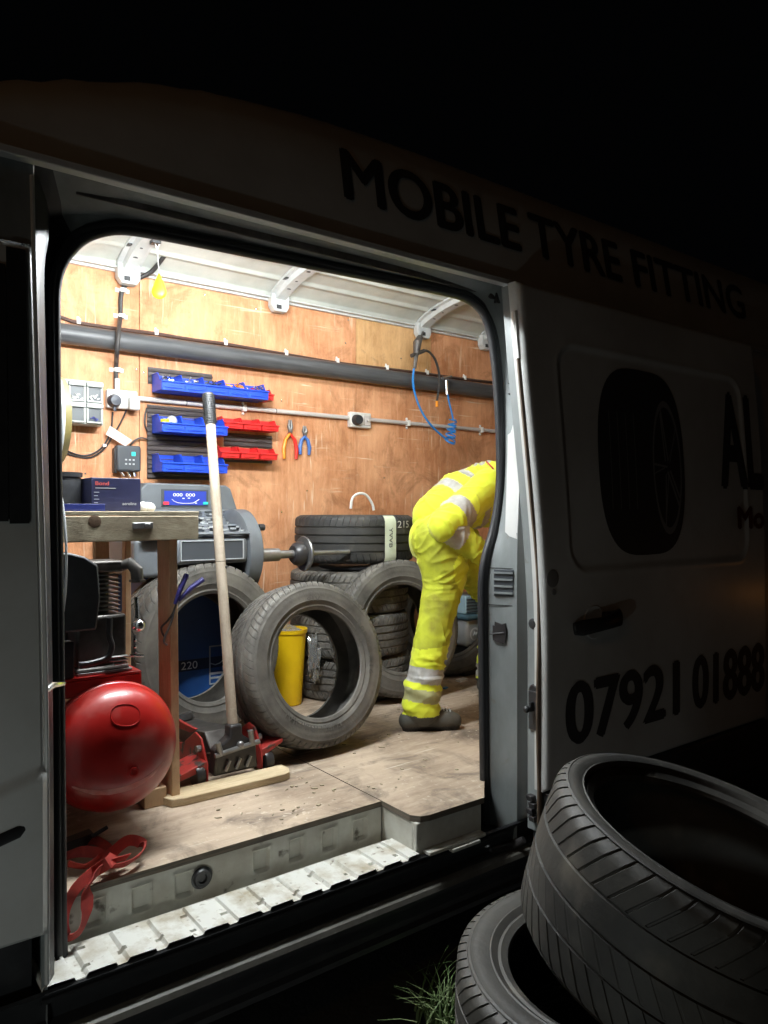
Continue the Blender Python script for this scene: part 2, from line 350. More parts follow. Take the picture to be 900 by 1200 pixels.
def text_mesh(name, txt, W_, H_, mats, fn, parent, thick=0.0, off=0.02, space=1.0, rows=0, bold=0.0):
    """print text scaled to W_ x H_, each vertex mapped through fn(x, y, depth)"""
    cu = bpy.data.curves.new(name, 'FONT'); cu.body = txt; cu.size = 1; cu.offset = off; cu.resolution_u = 6; cu.extrude = 0.02 if thick else 0; cu.space_character = space
    o = bpy.data.objects.new(name, cu); C.objects.link(o)
    dg = bpy.context.evaluated_depsgraph_get(); me = bpy.data.meshes.new_from_object(o.evaluated_get(dg))
    bpy.data.objects.remove(o); bpy.data.curves.remove(cu)
    if rows:
        bm = bmesh.new(); bm.from_mesh(me)
        xs_ = [v.co.x for v in bm.verts]; x0, x1 = min(xs_), max(xs_)
        for k in range(1, rows):
            bmesh.ops.bisect_plane(bm, geom=bm.verts[:]+bm.edges[:]+bm.faces[:], plane_co=(lerp(x0, x1, k/rows), 0, 0), plane_no=(1,0,0))
        bm.to_mesh(me); bm.free()
    xs = [v.co.x for v in me.vertices]; yy = [v.co.y for v in me.vertices]
    x0, x1, y0, y1 = min(xs), max(xs), min(yy), max(yy)
    if bold:
        vs = [v.co.copy() for v in me.vertices]; fs = [tuple(p.vertices) for p in me.polygons]; nv = []; nf = []
        for k, (bx_, bz_) in enumerate(((0,0),(bold,0),(-bold,0),(0,bold*0.6),(0,-bold*0.6))):
            o_ = len(nv); nv += [fn((c.x-x0)/(x1-x0)*W_+bx_, (c.y-y0)/(y1-y0)*H_+bz_, 0)+Vector((0,-0.0002*k,0)) for c in vs]; nf += [tuple(i+o_ for i in f) for f in fs]
        me = bpy.data.meshes.new(name); me.from_pydata(nv, [], nf)
    else:
        for v in me.vertices: v.co = fn((v.co.x-x0)/(x1-x0)*W_, (v.co.y-y0)/(y1-y0)*H_, thick if v.co.z > 0 else 0)
    me.materials.append(mats)
    r = bpy.data.objects.new(name, me); C.objects.link(r)
    if parent is not None:
        r.parent = parent; me.transform(parent_world(parent).inverted())
    return r

# ================================================================== SETTING
g = MB(); g.add([(-150,-150,0),(150,-150,0),(150,150,0),(-150,150,0)], [(0,1,2,3)])
o = ob('ground', g, M_ground); o['kind'] = 'structure'

# ================================================================== THE VAN
van = thing('panel_van', 'white panel van with its side door slid open and workshop interior lit up', 'van', (1.0, 1.0, 0))
GZ = 2.292     # gutter height
FLOOR = 0.545
XR = 1.918     # rear edge of the door aperture
BACK = 1.86
# --- roof skin
prof = [(0.064,2.30),(0.075,2.40),(0.088,2.50),(0.110,2.60),(0.150,2.675),(0.20,2.715),(0.26,2.74),(0.40,2.775),(0.7,2.81),(1.035,2.825)]
prof = prof+[(2.07-y, z) for (y, z) in prof[-2::-1]]
def rdrop(x):
    pts = [(-1.6,0.0),(0.0,0.18),(0.36,0.54),(0.72,0.84),(1.1,0.96),(1.5,1.0)]
    if x <= pts[0][0]: return 0.02
    if x >= 1.5: return 1.0
    for (a, fa), (b, fb) in zip(pts, pts[1:]):
        if a <= x <= b:
            t = (x-a)/(b-a); return max(0.02, lerp(fa, fb, t))
SOFT = [rdrop(x*0.02) for x in range(-100, 120)]
def rsoft(x):
    k = x/0.02+100; q = [SOFT[int(max(0, min(219, k+j)))] for j in range(-11, 12)]; return sum(q)/len(q)
def roofpt(a, b):
    x = lerp(-1.6, 5.6, a)
    k = b*(len(prof)-1); i = min(len(prof)-2, int(k)); t = k-i
    y, z = lerp(prof[i][0], prof[i+1][0], t), lerp(prof[i][1], prof[i+1][1], t)
    f = rsoft(x)
    return Vector((x, y, 2.30+(z-2.30)*f))
def roofz(x, y):
    y = min(y, 2.07-y); z = prof[0][1]
    for (y0, z0), (y1, z1) in zip(prof, prof[1:]):
        if y0 <= y <= y1: z = lerp(z0, z1, (y-y0)/(y1-y0)); break
    return 2.30+(z-2.30)*rsoft(x)
mb = MB(); mb.grid(roofpt, 120, len(prof)-1); rf = ob('roof_skin', mb, M_paint, van, angle=60)
def roof_side(x, z):   # point on the roof's near side at height z
    for (y0, z0), (y1, z1) in zip(prof, prof[1:]):
        if z0 <= z <= z1: return lerp(y0, y1, (z-z0)/(z1-z0))
    return 0.1
for txt, x0, x1, z0, z1 in (('MOBILE', 1.262, 2.02, 2.425, 2.585), ('TYRE', 2.09, 2.62, 2.43, 2.59), ('FITTING', 2.72, 3.62, 2.43, 2.59)):
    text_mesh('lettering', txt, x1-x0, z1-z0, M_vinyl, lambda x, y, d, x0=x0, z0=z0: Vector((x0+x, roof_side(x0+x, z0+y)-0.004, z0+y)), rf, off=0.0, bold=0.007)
# --- gutter moulding
mb = MB()
mb.box((-1.3, 0.040, GZ-0.012), (5.55, 0.08, GZ+0.008))
ob('gutter', mb, M_paint, van, bev=0.003)
# --- door aperture: flange outline, swept frame and seal
def fy(v, u=0): return 0.12+(-0.01 if u > 560 else 0.05)*sstep(900, 300, v)
inner_px = [(75,1215),(71,1100),(69,900),(67,700),(65,560),(63.5,440),(63,360),(64,335),(69,314),(81,293),(100,277),(128,269),(160,270),(230,283),(300,297),(380,313),(460,329),(520,341),
            (546,349),(563,362),(573,383),(578,408),(582,445),(585,500),(586,555),(583,592),(577,624),(569,652),(565,682),(565,740),(566,820),(567,900),(568,984)]
# smooth
def catmull(pts, n=4):
    out = []
    for i in range(len(pts)-1):
        p0 = pts[max(0, i-1)]; p1 = pts[i]; p2 = pts[i+1]; p3 = pts[min(len(pts)-1, i+2)]
        for k in range(n):
            t = k/n
            out.append(tuple(0.5*((2*p1[j])+(-p0[j]+p2[j])*t+(2*p0[j]-5*p1[j]+4*p2[j]-p3[j])*t*t+(-p0[j]+3*p1[j]-3*p2[j]+p3[j])*t**3) for j in range(len(p1))))
    out.append(tuple(pts[-1])); return out
ip = catmull(inner_px, 4)
A = [W(u, v, 0.12+lerp(0.05, -0.01, sstep(420, 570, u))*sstep(900, 300, v)) for (u, v) in ip]
nA = len(A)
iTL = min(range(nA), key=lambda i: abs(ip[i][0]-81)+abs(ip[i][1]-293)); iTR = min(range(nA), key=lambda i: abs(ip[i][0]-563)+abs(ip[i][1]-362))
XL = 0.398
Bp, Mp, Np = [], [], []
for i, p in enumerate(A):
    if i < iTL: q = Vector((xl(p.z), ys(p.z), p.z))
    elif i <= iTR:
        x = lerp(XL, XR, (i-iTL)/(iTR-iTL)); 
        x = min(max(p.x, XL), XR) if iTL+6 < i < iTR-6 else (lerp(XL, p.x, min(1, (i-iTL)/6)) if i < (iTL+iTR)/2 else lerp(p.x, XR, max(0, (i-iTR+6)/6)))
        q = Vector((x, ys(2.29)-0.004, GZ-0.01))
    else: q = Vector((xr(p.z), ys(p.z), p.z))
    Bp.append(q)
    m = p.lerp(q, 0.45); m.y = p.y-0.012
    if i > iTR: m = p.lerp(q, 0.33)+Vector((0.006,0.003,0))
    Mp.append(m)
    n_ = p.lerp(q, 0.66)+Vector((0.005,0.003,0)) if i > iTR else p.lerp(q, 0.6)
    if i <= iTR: n_.y = lerp(p.y, q.y, 0.45) if iTL <= i <= iTR else lerp(p.y, q.y, 0.7)
    Np.append(n_)
mb = MB(); vs = A+Mp+Np+Bp; fs = []
for r in range(3):
    for i in range(nA-1): fs.append((r*nA+i, r*nA+i+1, (r+1)*nA+i+1, (r+1)*nA+i))
mb.add(vs, fs)
# return lip into the cargo space
I2 = [p+Vector((0, 0.012, 0)) for p in A]
mb.add(A+I2, [(i, i+1, nA+i+1, nA+i) for i in range(nA-1)])
mb.m = [1 if (k % (nA-1)) < iTL+2 else 0 for k in range(len(mb.f))]
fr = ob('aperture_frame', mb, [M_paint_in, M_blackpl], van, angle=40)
mb = MB(); mb.tube([p+Vector((0,-0.004,0))+(p-Bp[i]).normalized()*0.004 for i, p in enumerate(A)], (0.016, 0.014), 12, flat=(0,1,0)); mb.tube([p+Vector((0,0.004,0)).lerp(Vector((0,0,0)),0)+(Bp[i]-p).normalized()*0.018 for i, p in enumerate(A)], (0.007,0.01), 8, flat=(0,1,0))
ob('door_seal', mb, M_seal, van, angle=60)
# door track rail under the gutter
mb = MB()
mb.box((0.5, 0.10, 2.272), (XR+0.02, 0.125, 2.290)); mb.box((0.5, 0.10, 2.250), (XR+0.02, 0.106, 2.274))
ob('door_track', mb, M_aludk, van, bev=0.002)
mb = MB(); mb.obox(W(585,352,0.10), (1,0,0),(0,1,0),(0,0,1), 0.035, 0.02, 0.018); mb.tube([W(572,345,0.10), W(600,366,0.09)], 0.012, 8); mb.tube([W(590,362,0.08), W(590,362,0.12)], 0.018, 12)
ob('track_roller', mb, M_blkmet, van, bev=0.003)
# --- pillar furniture
def pil(v, f): # point on the pillar face between seal (f=0) and skin (f=1) at photo row v
    k = min(range(iTR, nA), key=lambda i: abs(ip[i][1]-v)); return A[k].lerp(Bp[k], f)
def pilf(v, f):
    p = pil(v, f); q = pil(v, 1.0)-pil(v, 0.0); d = Vector((q.x, q.y, 0)).normalized(); n = Vector((d.y, -d.x, 0)); n = n if n.x < 0 else -n
    return p+Vector((0.004,0.002,0)), d, n
mb = MB()
p, d, n = pilf(686, 0.62); hl = (W(600,671,0.05)-W(600,702,0.05)).length/2
mb.obox(p+n*0.001, d, n, (0,0,1), 0.036, 0.0035, hl)
pk = ob('latch_pocket', mb, M_greyd, van, bev=0.002)
for k in range(4):
    mb = MB(); mb.obox(p+n*0.006+Vector((0,0,hl*(0.75-0.5*k))), d, n, (0,0,1), 0.034, 0.004, 0.003); ob('pocket_ridge', mb, M_paint_in, pk)
mb = MB()
p, d, n = pilf(735, 0.5)
for k in range(9):
    a = k*0.9; mb.obox(p+n*0.002+d*cos(a)*0.010+Vector((0,0,sin(a)*0.020)), d+Vector((0,0,0.4*sin(k*2))), n, (0,0,1), 0.016, 0.0022+0.0002*k, 0.014)
mb.tube([p+n*0.006-d*0.035+Vector((0,0,-0.006)), p+n*0.006+d*0.02+Vector((0,0,0.002))], 0.003, 8)
ob('grease_smear', mb, M_blkmet, van)
for v in (667, 705):
    mb = MB(); p, d, n = pilf(v, 0.5); mb.obox(p+n*0.0012, d, n, (0,0,1), 0.055, 0.001, 0.0012); ob('panel_seam', mb, M_blkmet, van)
mb = MB()
for v, dz in ((450, 1), (462, 1)):
    p = W(604, v, -0.005); mb.prism([(p.x-0.03, p.z), (p.x+0.006, p.z+0.012), (p.x+0.006, p.z-0.012)], p.y-0.005, p.y+0.008)
ob('catch', mb, M_blackpl, van)
mb = MB(); mb.tube([W(563,993,0.06), W(575,997,0.02), W(600,991,0.0), W(614,984,-0.04)], [0.014,0.017,0.014,0.012], 10); mb.tube([W(568,998,0.03), W(568,1004,0.03)], 0.02, 12)
ob('lower_roller_arm', mb, M_blkmet, van)
mb = MB(); mb.sphere(W(571,991,-0.005), 0.009, 10, (1.6,1,0.5)); ob('bolt', mb, M_chrome, van)
# --- cargo floor, step and sill
FX0, FX1 = 0.42, 4.4
stepL, stepR, stepY = 0.40, 1.478, 0.185
SZ = 0.432
outl = [(FX0, stepY), (stepR-0.03, stepY), (stepR, stepY-0.03), (stepR, 0.03), (stepR+0.03, 0.005), (1.90, 0.005), (1.90, 0.13), (2.02, 0.14), (2.02, BACK), (FX0, BACK)]
def flat_panel(name, pts, z0, z1, mats, bev=0.001):
    mb = MB(); n = len(pts)
    mb.add([(x, y, z0) for x, y in pts]+[(x, y, z1) for x, y in pts], [tuple(range(n-1,-1,-1)), tuple(range(n, 2*n))]+[(i, (i+1) % n, (i+1) % n+n, i+n) for i in range(n)], 1)
    mb.m[-n-1] = 0
    return ob(name, mb, mats, van, smooth=False)
SPL = 1.30
flat_panel('plywood_floor_panel', [(FX0,stepY),(stepR-0.002,stepY),(stepR-0.002,1.02),(FX0,1.02)], FLOOR-0.018, FLOOR, [M_floor, M_plyedge])
flat_panel('plywood_floor_panel', [(FX0,1.024),(2.3,1.024),(2.3,BACK),(FX0,BACK)], FLOOR-0.018, FLOOR, [M_floor, M_plyedge])
flat_panel('plywood_floor_panel', [(stepR+0.001,0.04),(stepR+0.02,0.012),(stepR+0.05,0.003),(1.766,0.003),(1.862,0.10),(1.95,0.15),(2.3,0.15),(2.3,1.02),(stepR+0.001,1.02)], FLOOR-0.018, FLOOR+0.001, [M_floor, M_plyedge])
flat_panel('plywood_floor_panel', [(2.304,0.15),(FX1,0.15),(FX1,BACK),(2.304,BACK)], FLOOR-0.018, FLOOR, [M_floor, M_plyedge])
# riser with embossed panels
def riser_h(a, b):
    x = a*(stepR-stepL); z = b*(FLOOR-0.018-0.395)
    h = 0.0; P_ = 0.118
    k = (x % P_)/P_; 
    ex = min(sstep(0.2, 0.26, k), sstep(0.66, 0.60, k)); ez = min(sstep(0.045, 0.052, z), sstep(0.112, 0.105, z))
    if not 0.46 < x < 0.56: h -= 0.009*ex*ez-0.004*min(sstep(0.14,0.19,k),sstep(0.72,0.67,k))*sstep(0.035,0.045,z)*sstep(0.122,0.113,z)*(1-ex*ez)
    return h+0.0015*sin(x*30)
mb = MB(); mb.relief((stepL, stepY+0.004, 0.395), (stepR-stepL, 0, 0), (0, 0, FLOOR-0.018-0.395), (0,-1,0), 220, 28, riser_h)
ob('step_riser', mb, M_riser, van, angle=50)
p = W(236, 1028, stepY)
mb = MB(); mb.lathe([(0.0,0.0),(0.012,0.0),(0.014,0.006),(0.022,0.007),(0.026,0.0),(0.031,-0.001)], p+Vector((0,-0.004,0)), (0,-1,0), 28)
ob('floor_drain_grommet', mb, M_blackpl, van)
# box side and front at the right of the step
mb = MB(); mb.box((stepR+0.004, 0.012, 0.395), (1.762, 0.03, FLOOR-0.018)); mb.box((1.744, 0.03, 0.395), (1.762, 0.12, FLOOR-0.018)); mb.box((stepR+0.004, 0.03, 0.395), (stepR+0.02, stepY+0.01, FLOOR-0.018))
ob('step_end_box', mb, M_riser, van, bev=0.004)
mb = MB(); mb.box((stepR+0.03,-0.022,0.43),(1.75,0.011,0.442)); mb.box((stepR+0.12,-0.028,0.418),(1.72,-0.006,0.430))
ob('step_end_flange', mb, M_step, van, bev=0.003)
# tread
slots = [(0.05,0.10),(0.11,0.11),(0.36,0.03),(0.37,0.11),(0.46,0.06),(0.75,0.10),(1.02,0.05),(1.01,0.11),(0.10,0.03),(0.19,0.05),(0.28,0.045),(0.56,0.05),(0.66,0.03),(0.83,0.045),(0.93,0.05)]
def tread_h(a, b):
    x = a*(stepR+0.0-stepL); y = b*0.15
    P_ = 0.094; k = (x % P_)/P_; h = 0.0085*min(sstep(0.0, 0.05, k), sstep(0.76, 0.72, k))*sstep(0.148, 0.138, y)
    for sx, sy in slots:
        if abs(x-sx) < 0.009 and abs(y-sy) < 0.0045: h -= 0.012
    return h+0.0012*noise.noise(Vector((x*18, y*18, 0)))-0.001
mb = MB(); mb.relief((stepL, -0.002, SZ), (stepR-stepL+0.004, 0, 0), (0, 0.15, 0), (0,0,1), 300, 36, tread_h)
ob('step_tread', mb, M_step, van, angle=30)
mb = MB(); mb.box((stepL,0.149,0.395),(stepR,0.152,0.431)); mb.box((stepL,0.150,0.392),(stepR,stepY+0.006,0.396))
ob('step_gutter', mb, M_riser, van)
# sill profile below the tread
sp = [(0.0,0.431),(-0.006,0.425),(0.012,0.40),(0.018,0.355),(-0.01,0.345),(-0.034,0.338),(-0.040,0.325),(-0.034,0.308),(-0.012,0.285),(0.004,0.25),(0.002,0.235),(-0.012,0.226),(-0.012,0.21),(0.03,0.19),(0.1,0.18)]
mb = MB(); mb.grid(lambda a, b: (lambda k: Vector((lerp(-1.2, 5.5, a), sp[k][0], sp[k][1])))(round(b*(len(sp)-1))), 40, len(sp)-1)
mb.m = [0 if 4 <= (i//40) <= 5 else 1 for i in range(len(mb.f))]
ob('sill', mb, [mat('dirty_sill_paint', (0.12,0.115,0.10), 0.55, col2=(0.07,0.065,0.055), nscale=12), M_blackpl], van, angle=30)
mb = MB(); mb.tube([(stepL, 0.004, 0.408), (stepR+0.4, 0.004, 0.408)], (0.012, 0.009), 10, flat=(0,1,0)); ob('sill_seal', mb, M_seal, van)
# floor underside block so that no light leaks
mb = MB(); mb.box((FX0-0.02, stepY+0.024, 0.36), (FX1, BACK+0.1, FLOOR-0.020)); mb.box((-1.2,0.03,0.20),(5.5,0.16,0.391))
ob('floor_pan', mb, M_blkmet, van)
# --- linings
wall_cuts = [(FX0, 1.43, M_plyw), (1.434, 2.42, M_plyw), (2.424, 3.05, M_plyl), (3.054, FX1, M_plyw)]
xs1 = W(163, 330, BACK).x; xs2 = W(417, 370, BACK).x; xs3 = W(505, 400, BACK).x
for x0, x1, z0, z1, m in ((FX0, xs1, FLOOR, 2.655, M_plyw), (xs1+0.003, xs2, FLOOR, 2.655, M_plyw), (xs2+0.003, xs3, 2.26, 2.655, M_plyl), (xs3+0.003, FX1, 2.26, 2.655, M_plyw), (xs2+0.003, FX1, FLOOR, 2.257, M_plyw)):
    mb = MB(); mb.prism([(x0, z0), (x1, z0), (x1, z1), (max(x0, 0.92), z1), (x0, z1 if x0 > 0.5 else 2.36)] if x0 < 0.5 else [(x0, z0), (x1, z0), (x1, z1), (x0, z1)], BACK, BACK+0.012); ob('plywood_wall_panel', mb, m, van, bev=0.0015)
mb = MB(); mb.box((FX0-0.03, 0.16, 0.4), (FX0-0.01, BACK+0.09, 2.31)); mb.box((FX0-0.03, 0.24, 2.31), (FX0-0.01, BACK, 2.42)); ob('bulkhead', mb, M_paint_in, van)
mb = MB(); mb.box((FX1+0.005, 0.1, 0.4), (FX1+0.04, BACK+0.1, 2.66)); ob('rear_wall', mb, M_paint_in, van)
mb = MB(); mb.box((2.03, 0.17, FLOOR), (FX1, 0.182, 2.5)); ob('plywood_side_lining', mb, M_plyl, van)
mb = MB(); mb.box((FX0-0.03, BACK+0.03, 0.35), (5.5, 1.99, 2.36)); ob('far_side_skin', mb, M_paint, van)
# screws on the ply
mb = MB()
for (u, v) in ((112,281),(122,290),(240,345),(300,362),(405,402),(408,375),(160,433),(168,437),(330,470),(470,420),(450,560),(360,575),(520,470),(93,405),(100,555),(330,600)):
    p = W(u, v, BACK-0.001); mb.lathe([(0.0,0.002),(0.004,0.0015),(0.005,0)], p, (0,-1,0), 8)
ob('screw_heads', mb, M_chrome, van, kind='stuff')
# --- ceiling
def zc(y): return 2.647+0.125*(1-abs((y-1.0)/0.86)**4)
def ceil(a, b):
    x = lerp(FX0-0.02, FX1, a); y = lerp(0.16, BACK, b); z = zc(y)
    for yy in (0.42, 0.62, 0.82, 1.02, 1.22, 1.42, 1.56, 1.70):
        d = abs(y-yy); z -= 0.010*max(0, 1-(d/0.018)**2)
    if y > 1.815: z -= 0.012
    z = min(z, roofz(x, y)-0.03)
    return Vector((x, y, z))
mb = MB(); mb.grid(ceil, 30, 220); ob('ceiling_sheet', mb, M_ceiling, van, angle=50)
mb = MB(); mb.box((FX0, BACK-0.022, 2.634), (FX1, BACK-0.002, 2.646)); mb.box((FX0, BACK-0.05, 2.645), (FX1, BACK-0.02, 2.652)); ob('cant_rail', mb, M_rib, van, bev=0.003)
def rib(x, wd=0.058):
    mb = MB(); n = 26
    path = [(lerp(0.16, 1.80, i/n)) for i in range(n+1)]
    sec = [(-wd, 0.0), (-wd, -0.012), (-wd*0.62, -0.016), (-wd*0.5, -0.042), (wd*0.5, -0.042), (wd*0.62, -0.016), (wd, -0.012), (wd, 0.0)]
    vs = []; fs = []; m = len(sec)
    for y in path:
        for (dx, dz) in sec: vs.append((x+dx, y, zc(y)+dz-0.004))
    for i in range(n):
        for k in range(m-1): fs.append((i*m+k, i*m+k+1, (i+1)*m+k+1, (i+1)*m+k))
    fs.append(tuple(range(m))); fs.append(tuple(range(n*m, n*m+m)))
    mb.add(vs, fs)
    r = ob('roof_rib', mb, M_rib, van, angle=25)
    b2 = MB(); b2.prism([(x-wd*0.95, 2.665), (x-wd*0.95, 2.60), (x-wd*0.6, 2.572), (x+wd*0.6, 2.572), (x+wd*0.9, 2.60), (x+wd*0.9, 2.665)], 1.79, BACK-0.024)
    ob('rib_bracket', b2, M_rib, r, bev=0.004)
    b3 = MB(); b3.obox((x-0.012, 1.79, 2.596), (1,0,0), (0,1,0), (0,0,1), 0.015, 0.0025, 0.011)
    for yy, rr in ((1.7,0.011),(1.62,0.007),(1.5,0.011),(1.42,0.007)):
        b3.lathe([(0.0,0.002),(rr,0.002),(rr,0)], (x-0.004, yy, zc(yy)-0.0455), (0,0,-1), 14)
    b3.obox((x-wd*0.8, 1.66, zc(1.66)-0.019), (1,0,0), (0,1,0), (0,0,1), 0.008, 0.02, 0.003)
    ob('rib_holes', b3, M_blackpl, r, kind='stuff')
for u, v in ((148,318),(324,352),(492,388),(566,402)):
    rib(W(u, v, 1.84).x)
# --- cab side (left of the aperture)
CX = 0.398
def skin_panel(x0, x1, z0, z1, off, nx, nz, hf=lambda x, z: 0.0, edge=0.012, rad=0.012, xsh=lambda z: 0.0, xsh1=lambda z: 0.0):
    mb = MB()
    def f(a, b):
        x = lerp(x0, x1, a); z = lerp(z0, z1, b)
        d = min(x-x0, x1-x, z-z0, z1-z); rr = 0 if d > rad else (rad-math.sqrt(max(0, rad*rad-(rad-d)**2)))*edge/rad
        return Vector((x+xsh(z)*(1-a)**6+xsh1(z)*a**6, ys(z)+off+rr+hf(x, z), z))
    mb.grid(f, nx, nz)
    # return edges
    n = len(mb.v)
    ring = [j*(nx+1) for j in range(nz+1)]+[nz*(nx+1)+i for i in range(1, nx+1)]+[j*(nx+1)+nx for j in range(nz-1, -1, -1)]+[i for i in range(nx-1, 0, -1)]
    bk = [Vector(mb.v[i])+Vector((0, 0.035, 0)) for i in ring]
    o0 = len(mb.v); mb.v += [tuple(p) for p in bk]; m = len(ring)
    for k in range(m):
        mb.f.append((ring[k], ring[(k+1) % m], o0+(k+1) % m, o0+k)); mb.m.append(0)
    return mb
def cab_h(x, z):
    h = 0
    h -= 0.03*sstep(0.93, 0.80, z)*sstep(0.32+0.0, 0.10, x-(z-0.86)*0.0)*0.4
    # crease running down towards the front wheel arch
    zc_ = 0.93-(0.385-x)*0.28
    h -= 0.016*sstep(zc_+0.004, zc_-0.02, z)
    return h
CW = catmull([(0.372,2.08),(0.372,1.6),(0.372,0.6)], 2)
mb = skin_panel(-1.15, CX, 0.565, 2.085, -0.012, 130, 150, cab_h, rad=0.014, xsh1=lambda z: xl(z)-0.402)
cab = ob('cab_door', mb, M_paint, van, angle=40)
mb = MB(); 
mb.grid(lambda a, b: Vector((lerp(W(10,400,0).x, W(33,400,0).x, a), ys(lerp(1.465,2.07,b))-0.0185, lerp(1.465,2.07,b))), 3, 20)
mb.grid(lambda a, b: Vector((W(33,400,0).x, ys(lerp(1.465,2.07,b))-0.0185+0.008*a, lerp(1.465,2.07,b))), 1, 20)
mb.grid(lambda a, b: Vector((lerp(W(10,400,0).x, W(33,400,0).x, a), -0.0185+ys(1.465)+0.008*b, 1.465)), 3, 1)
ob('window_trim', mb, M_blackpl, cab)
mb = MB(); mb.grid(lambda a, b: Vector((lerp(-0.95, W(9,400,0).x, a), ys(lerp(1.47,2.03,b))-0.016, lerp(1.47,2.03,b))), 3, 16); ob('cab_window', mb, M_blackpl, cab)
mb = MB(); p0 = W(-60,1012,-0.03); p1 = W(22,975,-0.03); mb.tube([p0, p1, p1+Vector((0.012,0.004,0.004))], [(0.014,0.006),(0.013,0.006),(0.006,0.003)], 10, flat=(0,0,1)); ob('side_rub_strip', mb, M_blackpl, cab)
# body around the cab door
mb = MB()
mb.grid(lambda a, b: Vector((lerp(-1.4, XL, a), ys(lerp(2.09,GZ,b)), lerp(2.09, GZ, b))), 10, 8)
mb.grid(lambda a, b: Vector((lerp(xl(lerp(0.43,2.09,b))-0.012, xl(lerp(0.43,2.09,b)), a), ys(lerp(0.43,2.09,b))+0.004, lerp(0.43, 2.09, b))), 2, 40)
mb.grid(lambda a, b: Vector((xl(lerp(0.3,2.3,b)), lerp(0.0, 0.2, a)+ys(lerp(0.3,2.3,b)), lerp(0.3, 2.3, b))), 3, 30)
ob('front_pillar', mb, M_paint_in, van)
mb = MB(); mb.tube([(xl(z)-0.003, ys(z)-0.008, z) for z in [0.45+0.05*i for i in range(37)]], 0.005, 8); ob('pillar_edge_trim', mb, M_paint, van)
mb = MB(); mb.tube([W(50,812,0.0), W(62,803,0.02), W(75,801,0.06)], [0.006,0.007,0.005], 8); ob('door_striker', mb, M_chrome, van)
mb = MB(); mb.box((-1.2, 0.04, 0.3), (XL-0.01, 0.2, 0.56)); ob('lower_sill_cover', mb, M_blackpl, van)
# body behind the sliding door
mb = MB()
mb.grid(lambda a, b: Vector((lerp(xr(lerp(0.56,GZ,b)), 5.55, a), ys(lerp(0.56,GZ,b)), lerp(0.56, GZ, b))), 40, 30)
mb.grid(lambda a, b: Vector((lerp(XR, 5.55, a), 0.02, lerp(0.25, 0.56, b))), 2, 2)
mb.grid(lambda a, b: Vector((5.55, lerp(0.09, 1.98, a), lerp(0.3, 2.6, b))), 3, 3)
mb.grid(lambda a, b: Vector((xr(lerp(0.3,2.28,b)), lerp(0.0, 0.06, a)+ys(lerp(0.3,2.28,b)), lerp(0.3, 2.28, b))), 2, 20)
ob('rear_side_panel', mb, M_paint, van)
for txt, x0, x1, z0, z1, m in (('', 0, 0, 0, 0, M_vinyl),):
    pass
# --- the sliding door itself, slid back along the side
DX0, DX1, DO = 1.925, 3.42, -0.125
def dsh(z): return -0.058*sstep(1.0, 2.1, z)
def door_h(x, z):
    # pressed window panel: sunk inside a rounded rectangle with a lip
    cx, cz, hx, hz, rr = (2.06+3.26)/2, 1.68, (3.26-2.06)/2, 0.395, 0.09
    dx, dz = abs(x-cx)-hx+rr, abs(z-cz)-hz+rr
    sd = math.hypot(max(dx,0), max(dz,0))+min(max(dx,dz),0)-rr
    h = 0.007*sstep(0.004, -0.020, sd)-0.0015*max(0, 1-abs(sd-0.008)/0.010)
    return h
mb = skin_panel(DX0, DX1, 0.56, GZ-0.03, DO, 260, 230, door_h, edge=0.016, rad=0.02, xsh=dsh)
sd_ = ob('sliding_door', mb, M_paint, van, angle=50)
mb = MB()
mb.grid(lambda a, b: Vector((DX0+0.004+dsh(lerp(0.42, GZ-0.035, b)), lerp(DO+0.03, DO+0.085, a)+ys(lerp(0.42, GZ-0.035, b)), lerp(0.42, GZ-0.035, b))), 2, 30)
mb.grid(lambda a, b: Vector((lerp(DX0+0.004+dsh(lerp(0.42, GZ-0.035, b)), DX1, a), DO+0.085+ys(lerp(0.42, GZ-0.035, b)), lerp(0.42, GZ-0.035, b))), 4, 30)
ob('door_edge', mb, M_paint_in, sd_)
mb = MB(); mb.tube([(DX0+dsh(z)+0.002-0.006*sin(max(0,min(1,(z-0.6)/0.9))*pi*2), DO+0.030+ys(z), z) for z in [0.45+0.04*i for i in range(43)]], (0.008,0.011), 10); ob('door_edge_rubber', mb, M_brownseal, sd_)
mb = MB(); mb.tube([(DX0+dsh(z)-0.001, DO+0.03+ys(z), z) for z in (2.0,2.08,2.16)], 0.011, 8); ob('seal_repair_tape', mb, M_clip, sd_)
mb = MB()
mb.box((DX0+0.01, DO-0.006, 0.36), (DX1, DO+0.07, 0.558))
ob('lower_rub_moulding', mb, M_blackpl, sd_, bev=0.008)
mb = MB(); p = W(626, 829, DO+0.055)
mb.lathe([(0,0.006),(0.02,0.006),(0.024,0)], Vector((DX0+0.004, p.y, p.z+0.055)), (-1,0,0), 20)
mb.box((DX0-0.004, p.y-0.02, p.z-0.075), (DX0+0.006, p.y+0.02, p.z+0.055)); mb.box((DX0-0.02, p.y-0.004, p.z-0.012), (DX0, p.y+0.004, p.z+0.02)); mb.tube([(DX0-0.0, p.y, p.z), (DX0-0.028, p.y+0.004, p.z-0.002)], 0.006, 10); mb.sphere((DX0-0.03, p.y+0.004, p.z-0.002), 0.012, 12)
ob('door_latch', mb, M_blackpl, sd_, bev=0.002)
mb = MB(); p = W(617, 732, DO+0.06); mb.lathe([(0,0.005),(0.012,0.006),(0.017,0.004),(0.019,0)], Vector((DX0+0.003, p.y, p.z)), (-1,0,0), 18); ob('rubber_buffer', mb, M_blackpl, sd_)
mb = MB(); p = W(621, 950, DO+0.05)
